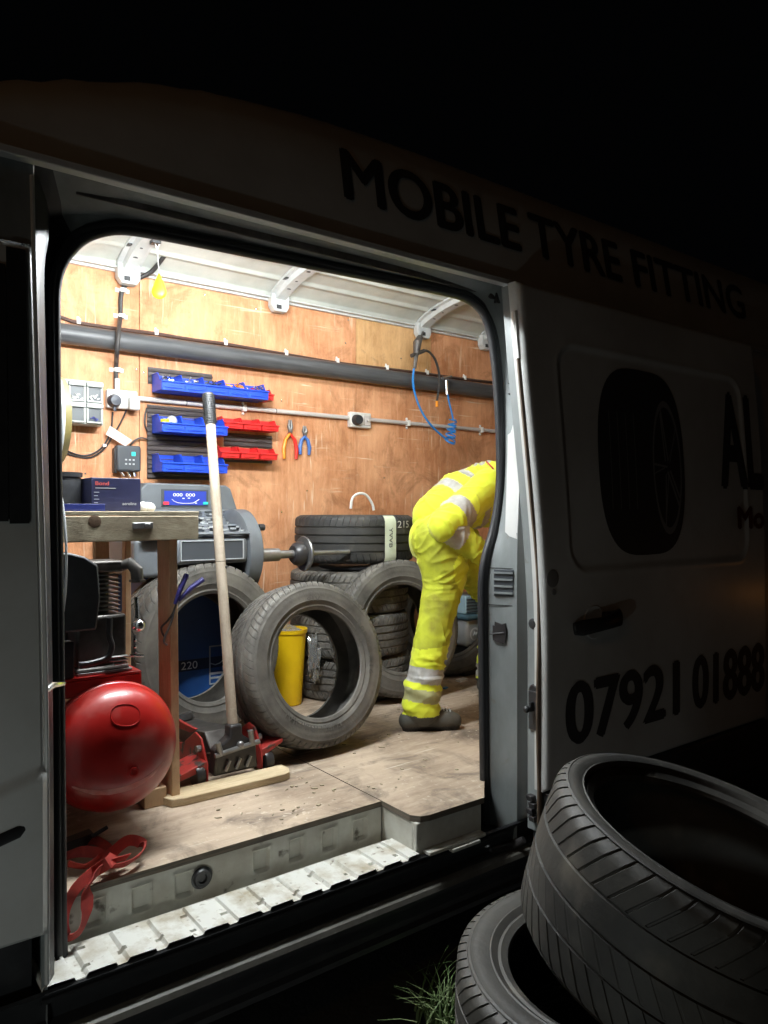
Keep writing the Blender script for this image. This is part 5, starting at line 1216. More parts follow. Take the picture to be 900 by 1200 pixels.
mb = MB(); mb.tube([(jx-0.085, jy-0.035, jz+0.105), (jx+0.085, jy-0.035, jz+0.125)], 0.009, 10); mb.tube([(jx-0.062, jy-0.036, jz+0.105), (jx-0.075, jy-0.036, jz+0.15)], 0.010, 10); mb.tube([(jx+0.058, jy-0.036, jz+0.12), (jx+0.05, jy-0.036, jz+0.17)], 0.010, 10)
for k in range(3): mb.tube([(jx-0.045+0.04*k, jy-0.036, jz+0.045), (jx-0.03+0.04*k, jy-0.038, jz+0.08)], 0.006, 8)
mb.sphere((jx+0.012, jy-0.034, sockT.z-0.075), 0.014, 12)
ob('pivot_bar', mb, M_steel, jk)
seam = base+dirp*((topP-base).length*0.48)
mb = MB(); gs = topP-dirp*0.125; mb.tube([base, seam-dirp*0.001], 0.0185, 16); ob('handle_pole', mb, M_pole, jk, label='lower half of the pale jack handle')
mb = MB(); mb.tube([seam+dirp*0.001, gs], 0.0185, 16); ob('handle_pole', mb, M_pole, jk)
mb = MB(); mb.tube([gs, gs+dirp*0.01, topP-dirp*0.004, topP], [0.021,0.022,0.022,0.018], 16)
for k in range(16):
    c = gs+dirp*(0.010+0.0068*k); mb.tube([c, c+dirp*0.003], 0.0245, 14)
ob('rubber_grip', mb, M_blackpl, jk)
mb = MB(); b_ = seam-dirp*0.02+Vector((0.014,-0.012,0)); mb.sphere(b_, 0.006, 8); ob('spring_button', mb, M_blackpl, jk)
# ================================================================== wheel balancer
wb = thing('wheel_balancer', 'grey and blue wheel balancing machine with a lit display behind the bench', 'wheel balancer', (1.35, 1.5, FLOOR))
HYF = 1.22
hxL, hxR = W(163, 640, HYF).x, W(291, 640, HYF).x
hzB, hzT = W(250, 661, HYF).z, W(250, 631, HYF).z
mb = MB(); mb.box((hxL, HYF+0.05, hzB-0.05), (hxL+0.15, BACK-0.02, hzT)); mb.box((hxL+0.152, HYF, hzB), (hxR, BACK-0.02, hzT)); ob('housing', mb, M_grey, wb, bev=0.018, seg=3)
mb = MB(); px0, px1 = W(212, 645, HYF).x, W(284, 645, HYF).x; za, zb_ = W(250, 655, HYF).z, W(250, 634, HYF).z
mb.box((px0, HYF-0.004, za), (px1, HYF-0.001, zb_)); fp = ob('front_recess', mb, M_greyd, wb)
mb = MB(); e = 0.004; mb.box((px0-e, HYF-0.008, zb_), (px1+e, HYF-0.0008, zb_+e)); mb.box((px0-e, HYF-0.008, za-e), (px1+e, HYF-0.0008, za)); mb.box((px1, HYF-0.008, za+0.0002), (px1+e, HYF-0.0008, zb_-0.0002)); mb.box((px0-e, HYF-0.008, za+0.0002), (px0, HYF-0.0008, zb_-0.0002)); ob('recess_rim', mb, M_label, wb)
# rounded right cheek
mb = MB(); rx = W(303, 650, HYF+0.05).x; cyc = HYF+0.20; mb.lathe([(0.0,0),(0.18,0),(0.20,0.012),(0.20,rx-hxR-0.004),(0.185,rx-hxR+0.006),(0,rx-hxR+0.008)], (hxR+0.002, cyc, hzB+0.035), (1,0,0), 48); mb.v = [(x, y, z if z > hzB-0.12 else hzB-0.12) for (x, y, z) in mb.v]; ob('end_cheek', mb, M_grey, wb, bev=0.0)
# sloping weight tray: rows of pockets
tb, tf = (1.62, W(250, 592, 1.62).z-0.0), (HYF+0.01, hzT+0.002)
tl = W(232, 600, HYF+0.2).x; trr = hxR
tz_b = W(270, 603, 1.60).z
def tp(a, b, h=0.0):
    y = lerp(HYF+0.01, 1.60, b); z = lerp(hzT+0.003, tz_b, b); xl2 = lerp(hxL+0.02, hxL+0.16, b); xr2 = lerp(trr, W(272, 570, 1.62).x+0.02, b)
    return Vector((lerp(xl2, xr2, a), y, z+h))
mb = MB(); mb.grid(lambda a, b: tp(a, b, 0), 2, 2); ob('weight_tray', mb, M_greyd, wb)
for k in range(4):
    b = k/3; mb = MB(); mb.tube([tp(a, b, 0.016) for a in (0, 0.5, 1)], (0.008,0.014), 8); ob('tray_rail', mb, M_grey, wb)
for k in range(6):
    a = k/5; mb = MB(); mb.tube([tp(a, b, 0.014) for b in (0, 0.5, 1)], (0.007,0.012), 8); ob('tray_divider', mb, M_grey, wb)
mb = MB()
for k in range(46):
    a, b = R_.uniform(0.4, 0.98), R_.uniform(0.02, 0.95); p = tp(a, b, 0.012+R_.uniform(0, 0.008)); mb.obox(p, (1,R_.uniform(-1,1),0), (R_.uniform(-1,1),1,0), (0,0,1), 0.012, 0.008, 0.004)
o = ob('balance_weights', mb, M_ltgrey); tag(o, 'loose silver wheel weights heaped in the tray pockets of the balancer', 'weights'); o['kind'] = 'stuff'
# console
cy = 1.66; ca, cb_ = W(165, 570, cy), W(278, 570, cy)
zt1 = W(230, 567, cy).z; zb1 = W(230, 602, cy).z-0.03
mb = MB(); mb.prism([(ca.x, zb1), (ca.x, zt1-0.03), (ca.x+0.03, zt1), (cb_.x-0.06, zt1-0.004), (cb_.x-0.035, zt1-0.02), (cb_.x+0.02, zb1)], cy, cy+0.10); cs = ob('console', mb, M_grey, wb, bev=0.008)
s0_, s1_ = W(192, 575, cy), W(241, 592, cy); szT, szB = W(215, 575.5, cy).z, W(215, 592, cy).z
mb = MB(); mb.box((s0_.x-0.012, cy-0.004, szB-0.008), (s1_.x+0.012, cy-0.0005, szT+0.008)); ob('screen_bezel', mb, M_greyd, wb)
mb = MB(); mb.box((s0_.x, cy-0.007, szB), (s1_.x, cy-0.0045, szT)); scn = ob('display', mb, M_screen, wb)
sw, sh = s1_.x-s0_.x, szT-szB
for dx in (0.2, 0.5): text_mesh('display_digits', '000', sw*0.22, sh*0.22, M_disp, lambda x, y, d, dx=dx: Vector((s0_.x+sw*dx+x, cy-0.0085, szB+sh*0.62+y)), scn, off=0.0)
mb = MB(); gpts = [(0.17,0.42),(0.22,0.28),(0.3,0.18),(0.42,0.13),(0.58,0.13),(0.68,0.16),(0.76,0.3),(0.82,0.42)]
mb.tube([Vector((s0_.x+sw*a, cy-0.009, szB+sh*b)) for a, b in gpts], 0.0013, 6)
for a, b in ((0.42,0.45),(0.55,0.47),(0.72,0.12)): mb.box((s0_.x+sw*a, cy-0.009, szB+sh*b), (s0_.x+sw*(a+0.05), cy-0.0075, szB+sh*(b+0.06)))
ob('display_graphic', mb, M_disp, scn)
mb = MB(); mb.box((s0_.x-0.006, cy-0.0105, szB+0.002), (s0_.x+sw*0.10, cy-0.0075, szB+0.016)); ob('stop_button', mb, M_btnr, wb); mb = MB(); mb.box((s1_.x-sw*0.08, cy-0.0105, szB+0.004), (s1_.x+0.008, cy-0.0075, szB+0.016)); ob('start_button', mb, M_btng, wb)
# front lip below the console (dark line)
mb = MB(); la, lb2 = W(166, 600, cy-0.16), W(236, 600, cy-0.16); mb.box((la.x, cy-0.17, CZ-0.03), (lb2.x, cy-0.003, CZ-0.0)); ob('console_shelf', mb, M_greyd, wb, bev=0.004)
# shaft
shy = 1.27; szz = W(325, 650, shy).z
mb = MB(); mb.tube([(rx, shy, szz), (W(326,650,shy).x, shy, szz)], 0.030, 20); mb.tube([(W(326,650,shy).x, shy, szz), (W(346,650,shy).x, shy, szz)], 0.019, 20); ob('drive_shaft', mb, M_steel, wb)
fl0 = W(343, 650, shy).x; mb = MB(); mb.lathe([(0.0,0),(0.04,0.0),(0.052,0.012),(0.058,0.035),(0.055,0.05),(0.0,0.052)], (fl0, shy, szz), (1,0,0), 32); ob('flange', mb, M_blkmet, wb)
mb = MB(); fl1 = fl0+0.054; mb.lathe([(0.0,0),(0.08,0.0),(0.083,0.005),(0.078,0.014),(0.0,0.018)], (fl1, shy, szz), (1,0,0), 40); ob('backing_plate', mb, M_steel, wb)
mb = MB(); mb.tube([(fl1+0.01, shy, szz), (W(409,650,shy).x, shy, szz)], [0.013,0.011], 16); ob('threaded_spindle', mb, M_steel, wb)
mb = MB(); kp = W(305, 618, HYF+0.1); mb.tube([(hxR, HYF+0.1, kp.z-0.002), (kp.x-0.01, HYF+0.1, kp.z-0.004)], 0.006, 8); mb.tube([(kp.x-0.008, HYF+0.1, kp.z), (kp.x+0.02, HYF+0.1, kp.z)], 0.016, 8); ob('gauge_knob', mb, M_blackpl, wb, bev=0.002)
# blue cabinet below
by_ = 1.45; bx0, bx1 = W(170, 760, by_).x, W(292, 760, by_).x
mb = MB(); mb.box((bx0, by_, FLOOR+0.001), (bx1, BACK-0.04, hzB-0.004)); cab_ = ob('cabinet', mb, M_cabblue, wb, bev=0.01)
z1, z2 = W(230, 772, by_).z, W(230, 785, by_).z; mb = MB(); mb.box((bx0+0.01, by_-0.002, z2), (bx1-0.01, by_-0.0006, z1)); ob('dark_stripe', mb, M_cabdark, cab_)
text_mesh('model_lettering', 'PRO', W(200,778,by_).x-W(179,778,by_).x, 0.042, M_white, lambda x, y, d: Vector((W(179,778,by_).x+x, by_-0.004, (z1+z2)/2-0.021+y)), cab_, off=0.0)
text_mesh('model_lettering', '220', W(231,778,by_).x-W(212,778,by_).x, 0.034, M_white, lambda x, y, d: Vector((W(212,778,by_).x+x, by_-0.004, (z1+z2)/2-0.017+y)), cab_, off=0.0)
l0, l1 = W(245, 757, by_), W(275, 798, by_); mb = MB(); e = 0.006
mb.box((l0.x, by_-0.003, l1.z), (l0.x+e, by_-0.001, l0.z)); mb.box((l1.x-e, by_-0.003, l1.z), (l1.x, by_-0.001, l0.z)); mb.box((l0.x+e, by_-0.003, l0.z-e), (l1.x-e, by_-0.001, l0.z)); mb.box((l0.x+e, by_-0.003, l1.z), (l1.x-e, by_-0.001, l1.z+e)); hh_ = l0.z-l1.z
mb.box((l0.x+e, by_-0.003, l1.z+hh_*0.14), (l1.x-e, by_-0.001, l1.z+hh_*0.19)); mb.box((l0.x+e, by_-0.003, l1.z+hh_*0.25), (l1.x-e, by_-0.001, l1.z+hh_*0.31)); mb.box((l0.x+(l1.x-l0.x)*0.5, by_-0.003, l1.z+hh_*0.33), (l1.x-e-0.001, by_-0.001, l1.z+hh_*0.45)); mb.box((l0.x+(l1.x-l0.x)*0.5, by_-0.003, l1.z+hh_*0.80), (l1.x-e-0.001, by_-0.001, l1.z+hh_*0.94))
mb.tube([Vector((l0.x+e+(l1.x-l0.x-2*e)*a, by_-0.003, l1.z+hh_*b)) for a, b in ((0.0,0.55),(0.2,0.5),(0.4,0.53),(0.7,0.68),(0.95,0.85))], 0.0025, 6)
ob('makers_plate', mb, M_label, cab_)
# ================================================================== bucket and bag
bc = Vector((1.862, 1.46, FLOOR+0.001)); bh_ = 0.37
bk = thing('yellow_bucket', 'tapered yellow bucket standing beside the back tyre stack, seen through the front tyre', 'bucket', bc)
mb = MB(); mb.lathe([(0.0,0.0),(0.062,0.0),(0.066,0.004),(0.088,bh_-0.03),(0.088,bh_-0.02),(0.094,bh_-0.018),(0.095,bh_),(0.088,bh_),(0.062,0.012),(0.0,0.010)], bc, (0,0,1), 40); ob('shell', mb, M_yel, bk)
def crumple(c, r, seed, sz=(1,1,1), n=22, amp=0.5):
    mb = MB(); mb.sphere((0,0,0), 1, n)
    mb.v = [tuple(Vector(c)+Vector((p[0]*sz[0], p[1]*sz[1], p[2]*sz[2]))*r*(1+amp*noise.noise(Vector(p)*2.3+Vector((seed,)*3))+0.35*amp*noise.noise(Vector(p)*6+Vector((seed,)*3)))) for p in mb.v]
    return mb
tag(ob('plastic_liner', crumple(bc+Vector((0,0,bh_-0.02)), 0.066, 3, (1,1,0.55)), M_bag, angle=10), 'crumpled clear plastic sticking out of the yellow bucket', 'plastic bag')
pb_ = W(374, 780, 1.36)
tag(ob('clear_bag', crumple((1.956, 1.37, 0.77), 0.045, 9, (0.7,0.6,2.2), amp=0.8), M_bag, angle=10), 'clear plastic bag hanging between the yellow bucket and the tyres', 'plastic bag')
# white hose arc above the top tyre
mb = MB(); mb.tube([Vector(p) for p in catmull([tuple(W(u, v, 1.62)) for u, v in ((411,596),(413,584),(420,578.5),(429,580),(436,590),(438,598))], 6)], 0.0075, 8); tag(ob('white_hose_end', mb, M_clip), 'short white hose arching up behind the topmost tyre', 'hose')
# machine behind the worker
mc = thing('tyre_inflator', 'pale teal and grey machine seen behind the legs of the worker', 'machine', WZ(556, 800, FLOOR))
m0_ = W(556, 740, 1.35)
mb = MB(); mb.box((m0_.x-0.06, 1.35, FLOOR+0.17), (m0_.x+0.16, 1.6, FLOOR+0.34)); ob('body', mb, M_ltgrey, mc, bev=0.02, seg=3)
zq = W(556, 724, 1.33).z; mb = MB(); mb.box((m0_.x-0.075, 1.33, zq-0.016), (m0_.x+0.17, 1.62, zq+0.016)); ob('band', mb, mat('dark_teal', (0.06,0.12,0.15), 0.4), mc, bev=0.012)
mb = MB(); mb.box((m0_.x-0.05, 1.37, zq+0.018), (m0_.x+0.15, 1.58, zq+0.12)); ob('top_grille', mb, M_teal, mc, bev=0.006)
mb = MB()
for k in range(5): mb.box((m0_.x-0.045, 1.364, zq+0.026+0.018*k), (m0_.x+0.14, 1.369, zq+0.032+0.018*k))
ob('grille_slots', mb, M_greyd, mc)
lg = W(556, 743, 1.345); mb = MB(); mb.lathe([(0.030,0.0),(0.038,0.003),(0.030,0.005)], lg+Vector((0,0,0)), (0,-1,0), 28, closed=True); mb.tube([lg+Vector((-0.012,-0.003,-0.01)), lg+Vector((0.0,-0.003,0.014)), lg+Vector((0.006,-0.003,-0.006)), lg+Vector((0.018,-0.003,0.012))], 0.004, 6); ob('round_badge', mb, M_white, mc)
mb = MB(); mb.box((m0_.x-0.05, 1.38, FLOOR+0.001), (m0_.x+0.15, 1.57, FLOOR+0.168)); ob('base', mb, M_blackpl, mc, bev=0.006)
# debris on the floor
mb = MB(); R2 = random.Random(4)
for k in range(170):
    u = R2.uniform(250, 575); v = R2.uniform(825, 965); p = WZ(u, v, FLOOR+0.002)
    if p.y < 0.22 or p.x > 1.85+p.y*2: continue
    s = R2.uniform(0.0012, 0.004); mb.obox(p+Vector((0,0,s*0.4)), (1,R2.uniform(-1,1),0), (R2.uniform(-1,1),1,0.1), (0,0,1), s*R2.uniform(1,2.5), s, s*0.4)
tag(ob('floor_debris', mb, M_timber), 'scattered chips and grit on the worn plywood floor', 'debris')['kind'] = 'stuff'
mb = MB(); p = WZ(541, 797, FLOOR+0.004); mb.obox(p, (1,0.2,0), (0,1,0), (0,0.1,1), 0.035, 0.02, 0.008); tag(ob('paper_scrap', mb, M_white, bev=0.002), 'folded white scrap on the floor behind the worker', 'scrap')
mb = MB(); p = WZ(522, 806, FLOOR+0.003); mb.obox(p, (1,0.5,0), (0,1,0), (0,0,1), 0.02, 0.012, 0.003); tag(ob('blue_scrap', mb, M_bluehose, bev=0.001), 'tiny bright blue scrap on the floor behind the standing leg', 'scrap')
# ================================================================== red strap
st = thing('ratchet_strap', 'red webbing strap tangled on the floor edge and hanging over the step', 'strap', WZ(130, 1010, FLOOR))
def ribbon(pts, wd, m, par, name='webbing'):
    pts = [Vector(p) for p in catmull([tuple(p) for p in pts], 8)]; mb = MB(); vs = []
    for i, p in enumerate(pts):
        t = (pts[min(i+1, len(pts)-1)]-pts[max(i-1, 0)]).normalized(); a = i/len(pts)
        sd = t.cross(Vector((0.3*sin(a*5), -1, 0.9*cos(a*4)))).normalized(); n = t.cross(sd)
        vs += [p+sd*wd/2+n*0.001, p-sd*wd/2+n*0.001, p-sd*wd/2-n*0.001, p+sd*wd/2-n*0.001]
    fs = []
    for i in range(len(pts)-1):
        for k in range(4): fs.append((i*4+k, i*4+(k+1) % 4, i*4+4+(k+1) % 4, i*4+4+k))
    mb.add(vs, fs); return ob(name, mb, m, par)
zf = FLOOR+0.02
ribbon([WZ(92,990,zf), WZ(112,985,zf+0.02), WZ(132,1000,zf+0.015), WZ(128,1010,zf+0.03), W(110,1022,0.20), W(90,1040,0.165), W(78,1062,0.15), W(74,1085,0.13), W(78,1099,0.12), W(93,1092,0.12), W(101,1070,0.14), W(103,1045,0.16), W(110,1028,0.18), WZ(125,1012,zf+0.02), WZ(150,1004,zf+0.01)], 0.030, M_strap, st)
ribbon([WZ(112,1008,zf+0.01), WZ(130,1000,zf+0.02), WZ(150,985,zf+0.035), WZ(167,989,zf+0.02), WZ(165,1000,zf+0.012), WZ(148,1012,zf+0.01), WZ(130,1015,zf+0.005), WZ(118,1012,zf+0.012)], 0.028, M_strap, st)
ribbon([WZ(72,1005,zf), WZ(95,998,zf+0.03), WZ(118,1002,zf+0.02), WZ(100,1015,zf), WZ(80,1012,zf+0.01)], 0.028, M_strap, st)
mb = MB(); p = WZ(92, 985, zf+0.02); mb.obox(p, (1,0.3,0), (0,1,0), (0,0,1), 0.04, 0.02, 0.014); mb.tube([p+Vector((0.03,-0.02,0.01)), p+Vector((0.07,-0.03,0.03))], 0.006, 8); ob('ratchet', mb, M_blkmet, st, bev=0.003)
# ================================================================== grass tuft
mb = MB(); R3 = random.Random(11)
gc = Vector((1.46, -0.15, 0))
for k in range(130):
    b = gc+Vector((R3.gauss(0,0.035), R3.gauss(0,0.05), 0)); L = R3.uniform(0.06, 0.20); a = R3.uniform(0, 2*pi); bend = R3.uniform(0.2, 1.0); dr = Vector((cos(a), sin(a), 0)); sd = Vector((-sin(a), cos(a), 0)); vs = []
    for j in range(5):
        t = j/4; p = b+dr*L*bend*t*t+Vector((0,0,1))*L*(t-0.35*bend*t*t); w_ = 0.005*(1-t*0.9); vs += [p+sd*w_, p-sd*w_]
    mb.add(vs, [(2*j, 2*j+1, 2*j+3, 2*j+2) for j in range(4)])
tag(ob('grass_tuft', mb, M_grass), 'tuft of green grass on the dark ground under the van sill', 'grass')['kind'] = 'stuff'
# ================================================================== lamps outside the frame
ln_ = thing('fill_lantern', 'unseen white lantern added left of the camera to brighten the cab side', 'lantern', (-0.55, -1.05, 0))  # added fill lantern, out of view, brightens the cab side
mb = MB(); mb.lathe([(0.05,0),(0.02,0.02),(0.02,0.34),(0.06,0.36),(0.06,0.37),(0,0.37)], (-0.55,-1.05,0), (0,0,1), 16); mb.lathe([(0.07,0),(0.0,0.06)], (-0.55,-1.05,0.52), (0,0,1), 16); ob('post', mb, M_blackpl, ln_)
mb = MB(); mb.sphere((-0.55,-1.05,0.44), 0.045, 12); ob('bulb', mb, M_lan, ln_)
sl = thing('street_lamp', 'street lamp with an orange glow down the road ahead of the van', 'street lamp', (-8.5, -4.0, 0))
mb = MB(); mb.tube([(-8.5,-4,0),(-8.5,-4,5.6),(-8.2,-4,5.9),(-7.6,-4,6.0)], [0.08,0.05,0.045,0.04], 12); ob('column', mb, M_blkmet, sl)
mb = MB(); mb.box((-7.75,-4.12,5.98),(-7.15,-3.88,6.06)); ob('hood', mb, M_blkmet, sl, bev=0.02)
mb = MB(); mb.sphere((-7.45,-4,5.95), 0.09, 12, (2,1,0.6)); ob('bulb', mb, M_str, sl)
bo = thing('bollard_lamp', 'low bollard with an orange light standing behind the van', 'bollard', (7.3, -2.1, 0))
mb = MB(); mb.lathe([(0.08,0),(0.08,0.62),(0,0.62)], (7.3,-2.1,0), (0,0,1), 20); mb.lathe([(0.09,0),(0.085,0.04),(0,0.06)], (7.3,-2.1,0.80), (0,0,1), 20); ob('post', mb, M_blkmet, bo)
mb = MB(); mb.lathe([(0.06,0),(0.06,0.17),(0,0.17)], (7.3,-2.1,0.625), (0,0,1), 20); ob('bulb', mb, M_bol, bo)
wl_ = thing('exterior_fill_lamp', 'unseen fill lamp on a post, added behind the camera to light the van side', 'lamp', (-3.0, -4.6, 0))  # added fill lamp, out of view, lifts the dark outer side of the van
mb = MB(); mb.tube([(-3,-4.6,0),(-3,-4.6,1.92)], 0.045, 12); mb.lathe([(0.12,0),(0.10,0.04),(0.0,0.07)], (-3,-4.6,2.10), (0,0,1), 20); ob('post', mb, M_blkmet, wl_)
mb = MB(); mb.sphere((-3,-4.6,2.0), 0.07, 12); ob('bulb', mb, M_extfill, wl_)
# wheels of the van
for k, xw in enumerate((-0.95, 4.55)):
    mb = MB(); mb.lathe([(0.0,0.02),(0.06,0.03),(0.08,0.0),(0.17,-0.03),(0.2,-0.01),(0.21,0.0),(0.21,0.17),(0.0,0.17)], (xw, 0.10, 0.33), (0,1,0), 32)
    ob('road_wheel', mb, M_blkmet, van)
    me = T_big; o = bpy.data.objects.new('wheel_tyre', me); C.objects.link(o); o.parent = van; o.scale = (0.92,0.92,0.95)
    o.matrix_basis = Matrix.Translation(Vector((xw, 0.17, 0.33))-van.location) @ basis((0,-1,0)) @ Matrix.Diagonal((0.92,0.92,0.95,1))

# ================================================================== THE PERSON
def build_person():
    Y1, Y2 = 0.72, 1.0
    bones = []   # (p0, p1, r0, r1, tag)
    def B(a, b, ra, rb, tg, fl=None): bones.append((Vector(a), Vector(b), ra, rb, tg, fl))
    pel = Vector((2.165, 0.86, 1.39))
    nh = W(514, 632, Y1); nm = W(521, 676, Y1); nk = W(513, 716, Y1); ns = W(502, 768, Y1); na = W(493, 822, Y1)
    nh.x += 0.01
    B(nh, nm, 0.120, 0.100, 'leg'); B(nm, nk, 0.098, 0.082, 'leg'); B(nk, ns, 0.082, 0.076, 'leg'); B(ns, na, 0.076, 0.074, 'leg'); B(na, na+Vector((0.01,0,-0.035)), 0.074, 0.073, 'leg')
    fh = W(534, 636, 0.93); fk = W(583, 704, 1.0); fa = W(576, 792, 1.03)
    B(fh, fk, 0.118, 0.085, 'leg'); B(fk, fa, 0.082, 0.072, 'leg'); B(fa, fa+Vector((0,0,-0.05)), 0.072, 0.064, 'leg')
    # pelvis and torso
    B(nh+Vector((0.01,0.05,0)), fh, 0.118, 0.118, 'leg')
    w1 = Vector((2.25, 0.86, 1.455)); ch = Vector((2.47, 0.875, 1.565)); sh = Vector((2.60, 0.88, 1.60))
    tA = [W(513, 607, 0.80), W(541, 587, 0.79), W(576, 577, 0.80)]; tB = [W(521, 606, 0.92), W(547, 586, 0.93), W(580, 577, 0.95)]
    for tt_ in (tA, tB):
        B(tt_[0], tt_[1], 0.112, 0.134, 'torso'); B(tt_[1], tt_[2], 0.134, 0.146, 'torso')
    cC = (tA[2]+tB[2])/2; B(cC+Vector((0.03,-0.11,0.015)), cC+Vector((0.03,0.13,0.015)), 0.088, 0.088, 'torso')
    NS = cC+Vector((0.06,0,0.03))-Vector((2.60,0.88,1.61))
    B(Vector((2.60,0.88,1.61))+NS, Vector((2.72,0.885,1.62))+NS, 0.065, 0.058, 'neck')
    # head hanging forwards
    hd = Vector((2.83, 0.89, 1.585))+NS; fwd = Vector((0.55, 0.02, -0.83)).normalized(); upv = Vector((0.83, 0.0, 0.55)).normalized(); sdv = fwd.cross(upv)
    B(hd-upv*0.015, hd+upv*0.035, 0.083, 0.086, 'head'); B(hd-upv*0.06+fwd*0.03, hd-upv*0.075+fwd*0.055, 0.055, 0.036, 'head')
    B(hd+fwd*0.085-upv*0.002, hd+fwd*0.105-upv*0.03, 0.012, 0.015, 'head')       # nose
    B(hd-upv*0.062+fwd*0.078+sdv*0.018, hd-upv*0.062+fwd*0.078-sdv*0.018, 0.009, 0.009, 'lip')
    for s in (-1, 1): B(hd+sdv*s*0.082+upv*0.015, hd+sdv*s*0.086-upv*0.02-fwd*0.002, 0.013, 0.010, 'head'); B(hd+fwd*0.072+sdv*s*0.032+upv*0.012, hd+fwd*0.074+sdv*s*0.032+upv*0.012, 0.013, 0.012, 'eye')
    # arms
    shn = W(572, 570, 0.66); el = W(521, 616, 0.62); wr = W(566, 650, 0.58)
    B(shn, el, 0.082, 0.070, 'arm'); B(el, wr, 0.066, 0.052, 'fore')
    shf = cC+Vector((0.03,0.17,0.0)); elf = shf+Vector((-0.03,0.13,-0.25)); wrf = elf+Vector((0.22,-0.08,-0.12))
    B(shf, elf, 0.080, 0.066, 'arm'); B(elf, wrf, 0.062, 0.050, 'fore')
    def hand(w, d, side):
        d = d.normalized(); pn = Vector((0,0,-1)); pn = (pn-d*pn.dot(d)).normalized(); lat = d.cross(pn)*side
        B(w, w+d*0.04, 0.026, 0.026, 'hand')
        pc = w+d*0.03
        for k, (ln, off) in enumerate(((0.072,-0.033),(0.082,-0.011),(0.076,0.011),(0.060,0.032))):
            r0 = pc+lat*off*0.8; r1 = pc+d*0.065+lat*off
            B(r0, r1, 0.017, 0.0115, 'hand')
            p1 = r1+(d*0.85+pn*0.45).normalized()*ln*0.48; p2 = p1+(d*0.35+pn*0.9).normalized()*ln*0.32; p3 = p2+(d*-0.2+pn*0.95).normalized()*ln*0.25
            B(r1, p1, 0.0092, 0.0086, 'hand'); B(p1, p2, 0.0086, 0.008, 'hand'); B(p2, p3, 0.008, 0.007, 'hand')
        t0_ = pc+d*0.01+lat*-0.03; t1_ = t0_+(d*0.5-lat*0.6+pn*0.5).normalized()*0.042; t2_ = t1_+(d*0.9+pn*0.35).normalized()*0.032
        B(t0_, t1_, 0.015, 0.0105, 'hand'); B(t1_, t2_, 0.0105, 0.009, 'hand')
    hand(wr+(wr-el).normalized()*0.03, (wr-el)+Vector((0,0,-0.05)), 1); hand(wrf+(wrf-elf).normalized()*0.03, wrf-elf, -1)
    # shoes: soles on the floor
    def shoe(ank, d):
        d = Vector(d).normalized(); s = Vector((-d.y, d.x, 0)); base = Vector((ank.x, ank.y, FLOOR))
        B(base-d*0.055+Vector((0,0,0.045)), base+d*0.02+Vector((0,0,0.052)), 0.042, 0.045, 'shoe')
        B(base+d*0.02+Vector((0,0,0.05)), base+d*0.12+Vector((0,0,0.043)), 0.045, 0.042, 'shoe'); B(base+d*0.12+Vector((0,0,0.043)), base+d*0.145+Vector((0,0,0.036)), 0.042, 0.036, 'shoe')
        B(base+Vector((0,0,0.06)), base+Vector((0,0,0.13)), 0.046, 0.046, 'shoe')
    shoe(Vector((na.x+0.0, na.y, 0)), (0.86, -0.50, 0)); shoe(Vector((fa.x, fa.y, 0)), (0.95, 0.05, 0))
    mb = MB()
    for (a, b, ra, rb, tg, fl) in bones:
        d = b-a; L = max(d.length, 1e-4); t = d/L
        n = 7; pts = []; rs = []
        for k in range(n): th = -pi/2+k*(pi/2)/n; pts.append(a+t*ra*sin(th)); rs.append(max(1e-4, ra*cos(th)))
        for k in range(n+1): th = k*(pi/2)/n; pts.append(b+t*rb*sin(th)); rs.append(max(1e-4, rb*cos(th)))
        mb.tube(pts, rs, 20, caps=True)
    me = mesh_of('person_source', mb, M_hivis, False); tmp = bpy.data.objects.new('person_source', me); C.objects.link(tmp)
    rm = tmp.modifiers.new('remesh', 'REMESH'); rm.mode = 'VOXEL'; rm.voxel_size = 0.0058
    sm = tmp.modifiers.new('smooth', 'SMOOTH'); sm.factor = 0.5; sm.iterations = 5
    dg = bpy.context.evaluated_depsgraph_get(); nm_ = bpy.data.meshes.new_from_object(tmp.evaluated_get(dg))
    bpy.data.objects.remove(tmp)
    # nearest bone
    info = []
    for v in nm_.vertices:
        best = 1e9; bi = 0; bt_ = 0
        p = v.co
        for i, (a, b, ra, rb, tg, fl) in enumerate(bones):
            ab = b-a; t = max(0, min(1, (p-a).dot(ab)/max(1e-9, ab.length_squared))); d = (p-(a+ab*t)).length-lerp(ra, rb, t)
            if d < best: best, bi, bt_ = d, i, t
        info.append((bi, bt_, best))
    nm_.update()
    nor = [v.normal.copy() for v in nm_.vertices]
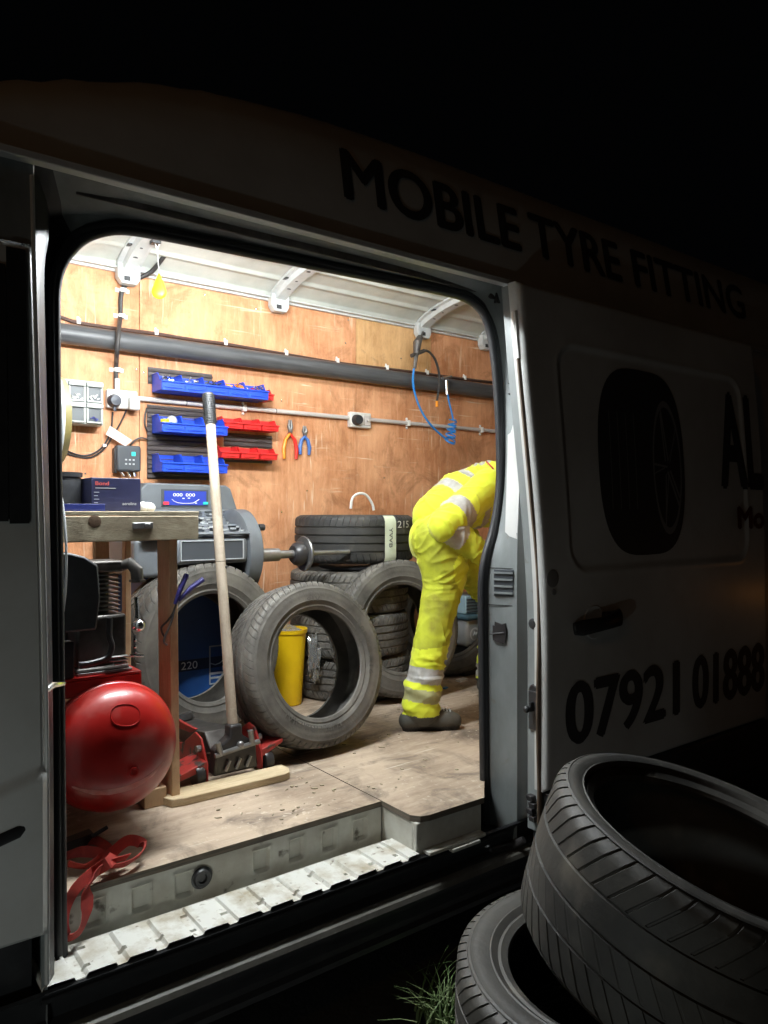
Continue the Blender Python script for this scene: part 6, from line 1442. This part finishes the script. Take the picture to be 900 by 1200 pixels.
    for v, (bi, t, d), nn in zip(nm_.vertices, info, nor):
        a, b, ra, rb, tg, fl = bones[bi]; p = v.co.copy()
        if tg in ('leg', 'torso', 'arm', 'fore'):
            ax = (b-a).normalized()
            al = p.dot(ax); per = p-ax*al
            q = Vector((per.x*9+al*6, per.y*9-al*5, per.z*7+al*11))
            q2 = p*9+Vector((0, 0, sin(p.x*9)*2))
            wv = noise.noise(p*5)*0.6
            q3 = Vector((per.x*5, per.y*5, per.z*4+al*17+wv*4+per.x*(8 if tg == 'leg' else -5)))
            h1 = max(0, 1-abs(noise.noise(q3))*5.0); h2 = max(0, 1-abs(noise.noise(q+Vector((9,3,1))))*4.0)
            reg = 0.35+0.65*sstep(-0.25, 0.25, noise.noise(p*4+Vector((2,8,4))))
            dsp = (0.0075*h1*h1+0.006*h2*h2)*reg-0.001+0.0018*noise.noise(p*34)
            if tg == 'torso': dsp += 0.006
            # bunched cloth above the boot
            if tg == 'leg' and p.z < FLOOR+0.24: dsp += 0.006*sin(p.z*80+5*noise.noise(p*7))*sstep(FLOOR+0.09,FLOOR+0.12,p.z)+0.006
            v.co = p+nn*dsp
        if tg == 'shoe' and v.co.z < FLOOR+0.012: v.co.z = FLOOR+0.001
        if v.co.z < FLOOR+0.001: v.co.z = FLOOR+0.001
    mats = [M_hivis, M_reflect, M_skin, M_shoe, M_sole, M_hivisdirty, mat('dirty_reflective_tape', (0.40,0.40,0.22), 0.6, col2=(0.3,0.29,0.12), nscale=16)]
    for m in mats: nm_.materials.append(m) if m is not M_hivis else None
    if nm_.materials[0] is not M_hivis: pass
    legz = lambda v_: W(495, v_, Y1).z
    for f in nm_.polygons:
        c = f.center; bi, t, d = info[f.vertices[0]]; a, b, ra, rb, tg, fl = bones[bi]; mi = 0
        if tg in ('head', 'neck', 'hand', 'lip', 'eye'): mi = 2
        elif tg == 'shoe' and (Vector((c.x, c.y))-Vector((na.x, na.y) if c.y < 0.86 else (fa.x, fa.y))).length > 0.082: mi = 4 if c.z < FLOOR+0.022 else 3
        elif tg in ('shoe', 'leg') and c.z < FLOOR+0.072+0.10*max(-0.08, (c.x-(na.x if c.y < 0.86 else fa.x))*-0.4): mi = 4 if c.z < FLOOR+0.022 else 3
        elif tg == 'shoe': mi = 0
        elif tg == 'leg':
            q = c.z+(c.x-na.x)*0.18
            z_a, z_b = legz(781), legz(799); z_c, z_d = legz(806), legz(821)
            if z_b < q < z_a: mi = 1
            elif z_d < q < z_c: mi = 6
            elif c.z < 1.45 and noise.noise(Vector(c)*3.2+Vector((5,0,0))) > -0.02 and c.z > 0.9: mi = 5
        elif tg == 'arm':
            s_ = (c-shn if bi and c.y < 0.9 else c-shf)
            if 0.60 < t < 0.80: mi = 1
        elif tg == 'fore':
            if 0.10 < t < 0.42: mi = 1
            elif t > 0.42: mi = 5
        elif tg == 'torso':
            al = (c-tA[0]).dot((tA[2]-tA[0]).normalized())
            if 0.055 < al < 0.105 or 0.165 < al < 0.205: mi = 1
            elif al > 0.20 and (abs(c.y-0.80) < 0.024 or abs(c.y-0.98) < 0.024): mi = 1
            if al < 0.03: mi = 0
        f.material_index = mi
    nm_.shade_smooth()
    po = bpy.data.objects.new('person', nm_); C.objects.link(po)
    tag(po, 'person in yellow reflective workwear bending forward behind the door pillar', 'person')
    for k in range(4):
        mb = MB(); d_ = Vector((0.86,-0.5,0)).normalized(); s_ = Vector((-d_.y, d_.x, 0)); b_ = Vector((na.x, na.y, FLOOR))+d_*(0.085+0.014*k)+Vector((0,0,0.096-0.0028*k))
        mb.tube([b_-s_*0.02+Vector((0,0,-0.006)), b_, b_+s_*0.02+Vector((0,0,-0.006))], 0.0025, 6); ob('boot_lace', mb, M_ltgrey, po)
    # hair cap
    mb = MB(); mb.sphere((0,0,0), 1, 28); R = Matrix((sdv, -fwd, upv)).transposed(); vs = []
    for p in mb.v:
        q = Vector(p); k = 0.094+0.004*noise.noise(q*9)
        w_ = hd+R @ Vector((q.x*k*0.98, q.y*k+0.010, q.z*k+0.022)); vs.append(w_)
    mb.v = [tuple(p) for p in vs]; keep = [i for i, f in enumerate(mb.f) if (lambda c: (c-hd).dot(upv) > -0.01 and ((c-hd).dot(fwd) < 0.045 or (c-hd).dot(upv) > 0.07))(sum((Vector(mb.v[j]) for j in f), Vector())/4)]
    mb.f = [mb.f[i] for i in keep]; mb.m = [0]*len(mb.f); ob('hair', mb, M_hair, po)
    mb = MB()
    for s in (-1, 1): mb.sphere(hd+fwd*0.083+sdv*s*0.032+upv*0.012, 0.0055, 10)
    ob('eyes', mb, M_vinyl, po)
    mb = MB(); mb.tube([W(570,541,0.76), W(577,548,0.70), W(583,558,0.68), W(589,575,0.68)], 0.004, 6); ob('lanyard', mb, M_strap, po)
    # collar
    mb = MB(); mb.tube([(2.655+NS.x+0.012*cos(a), 0.885+NS.y+0.083*cos(a), 1.615+NS.z+0.083*sin(a)) for a in [2*pi*k/24 for k in range(25)]], (0.022,0.009), 8); ob('collar', mb, M_hivis, po)
    return po
build_person()
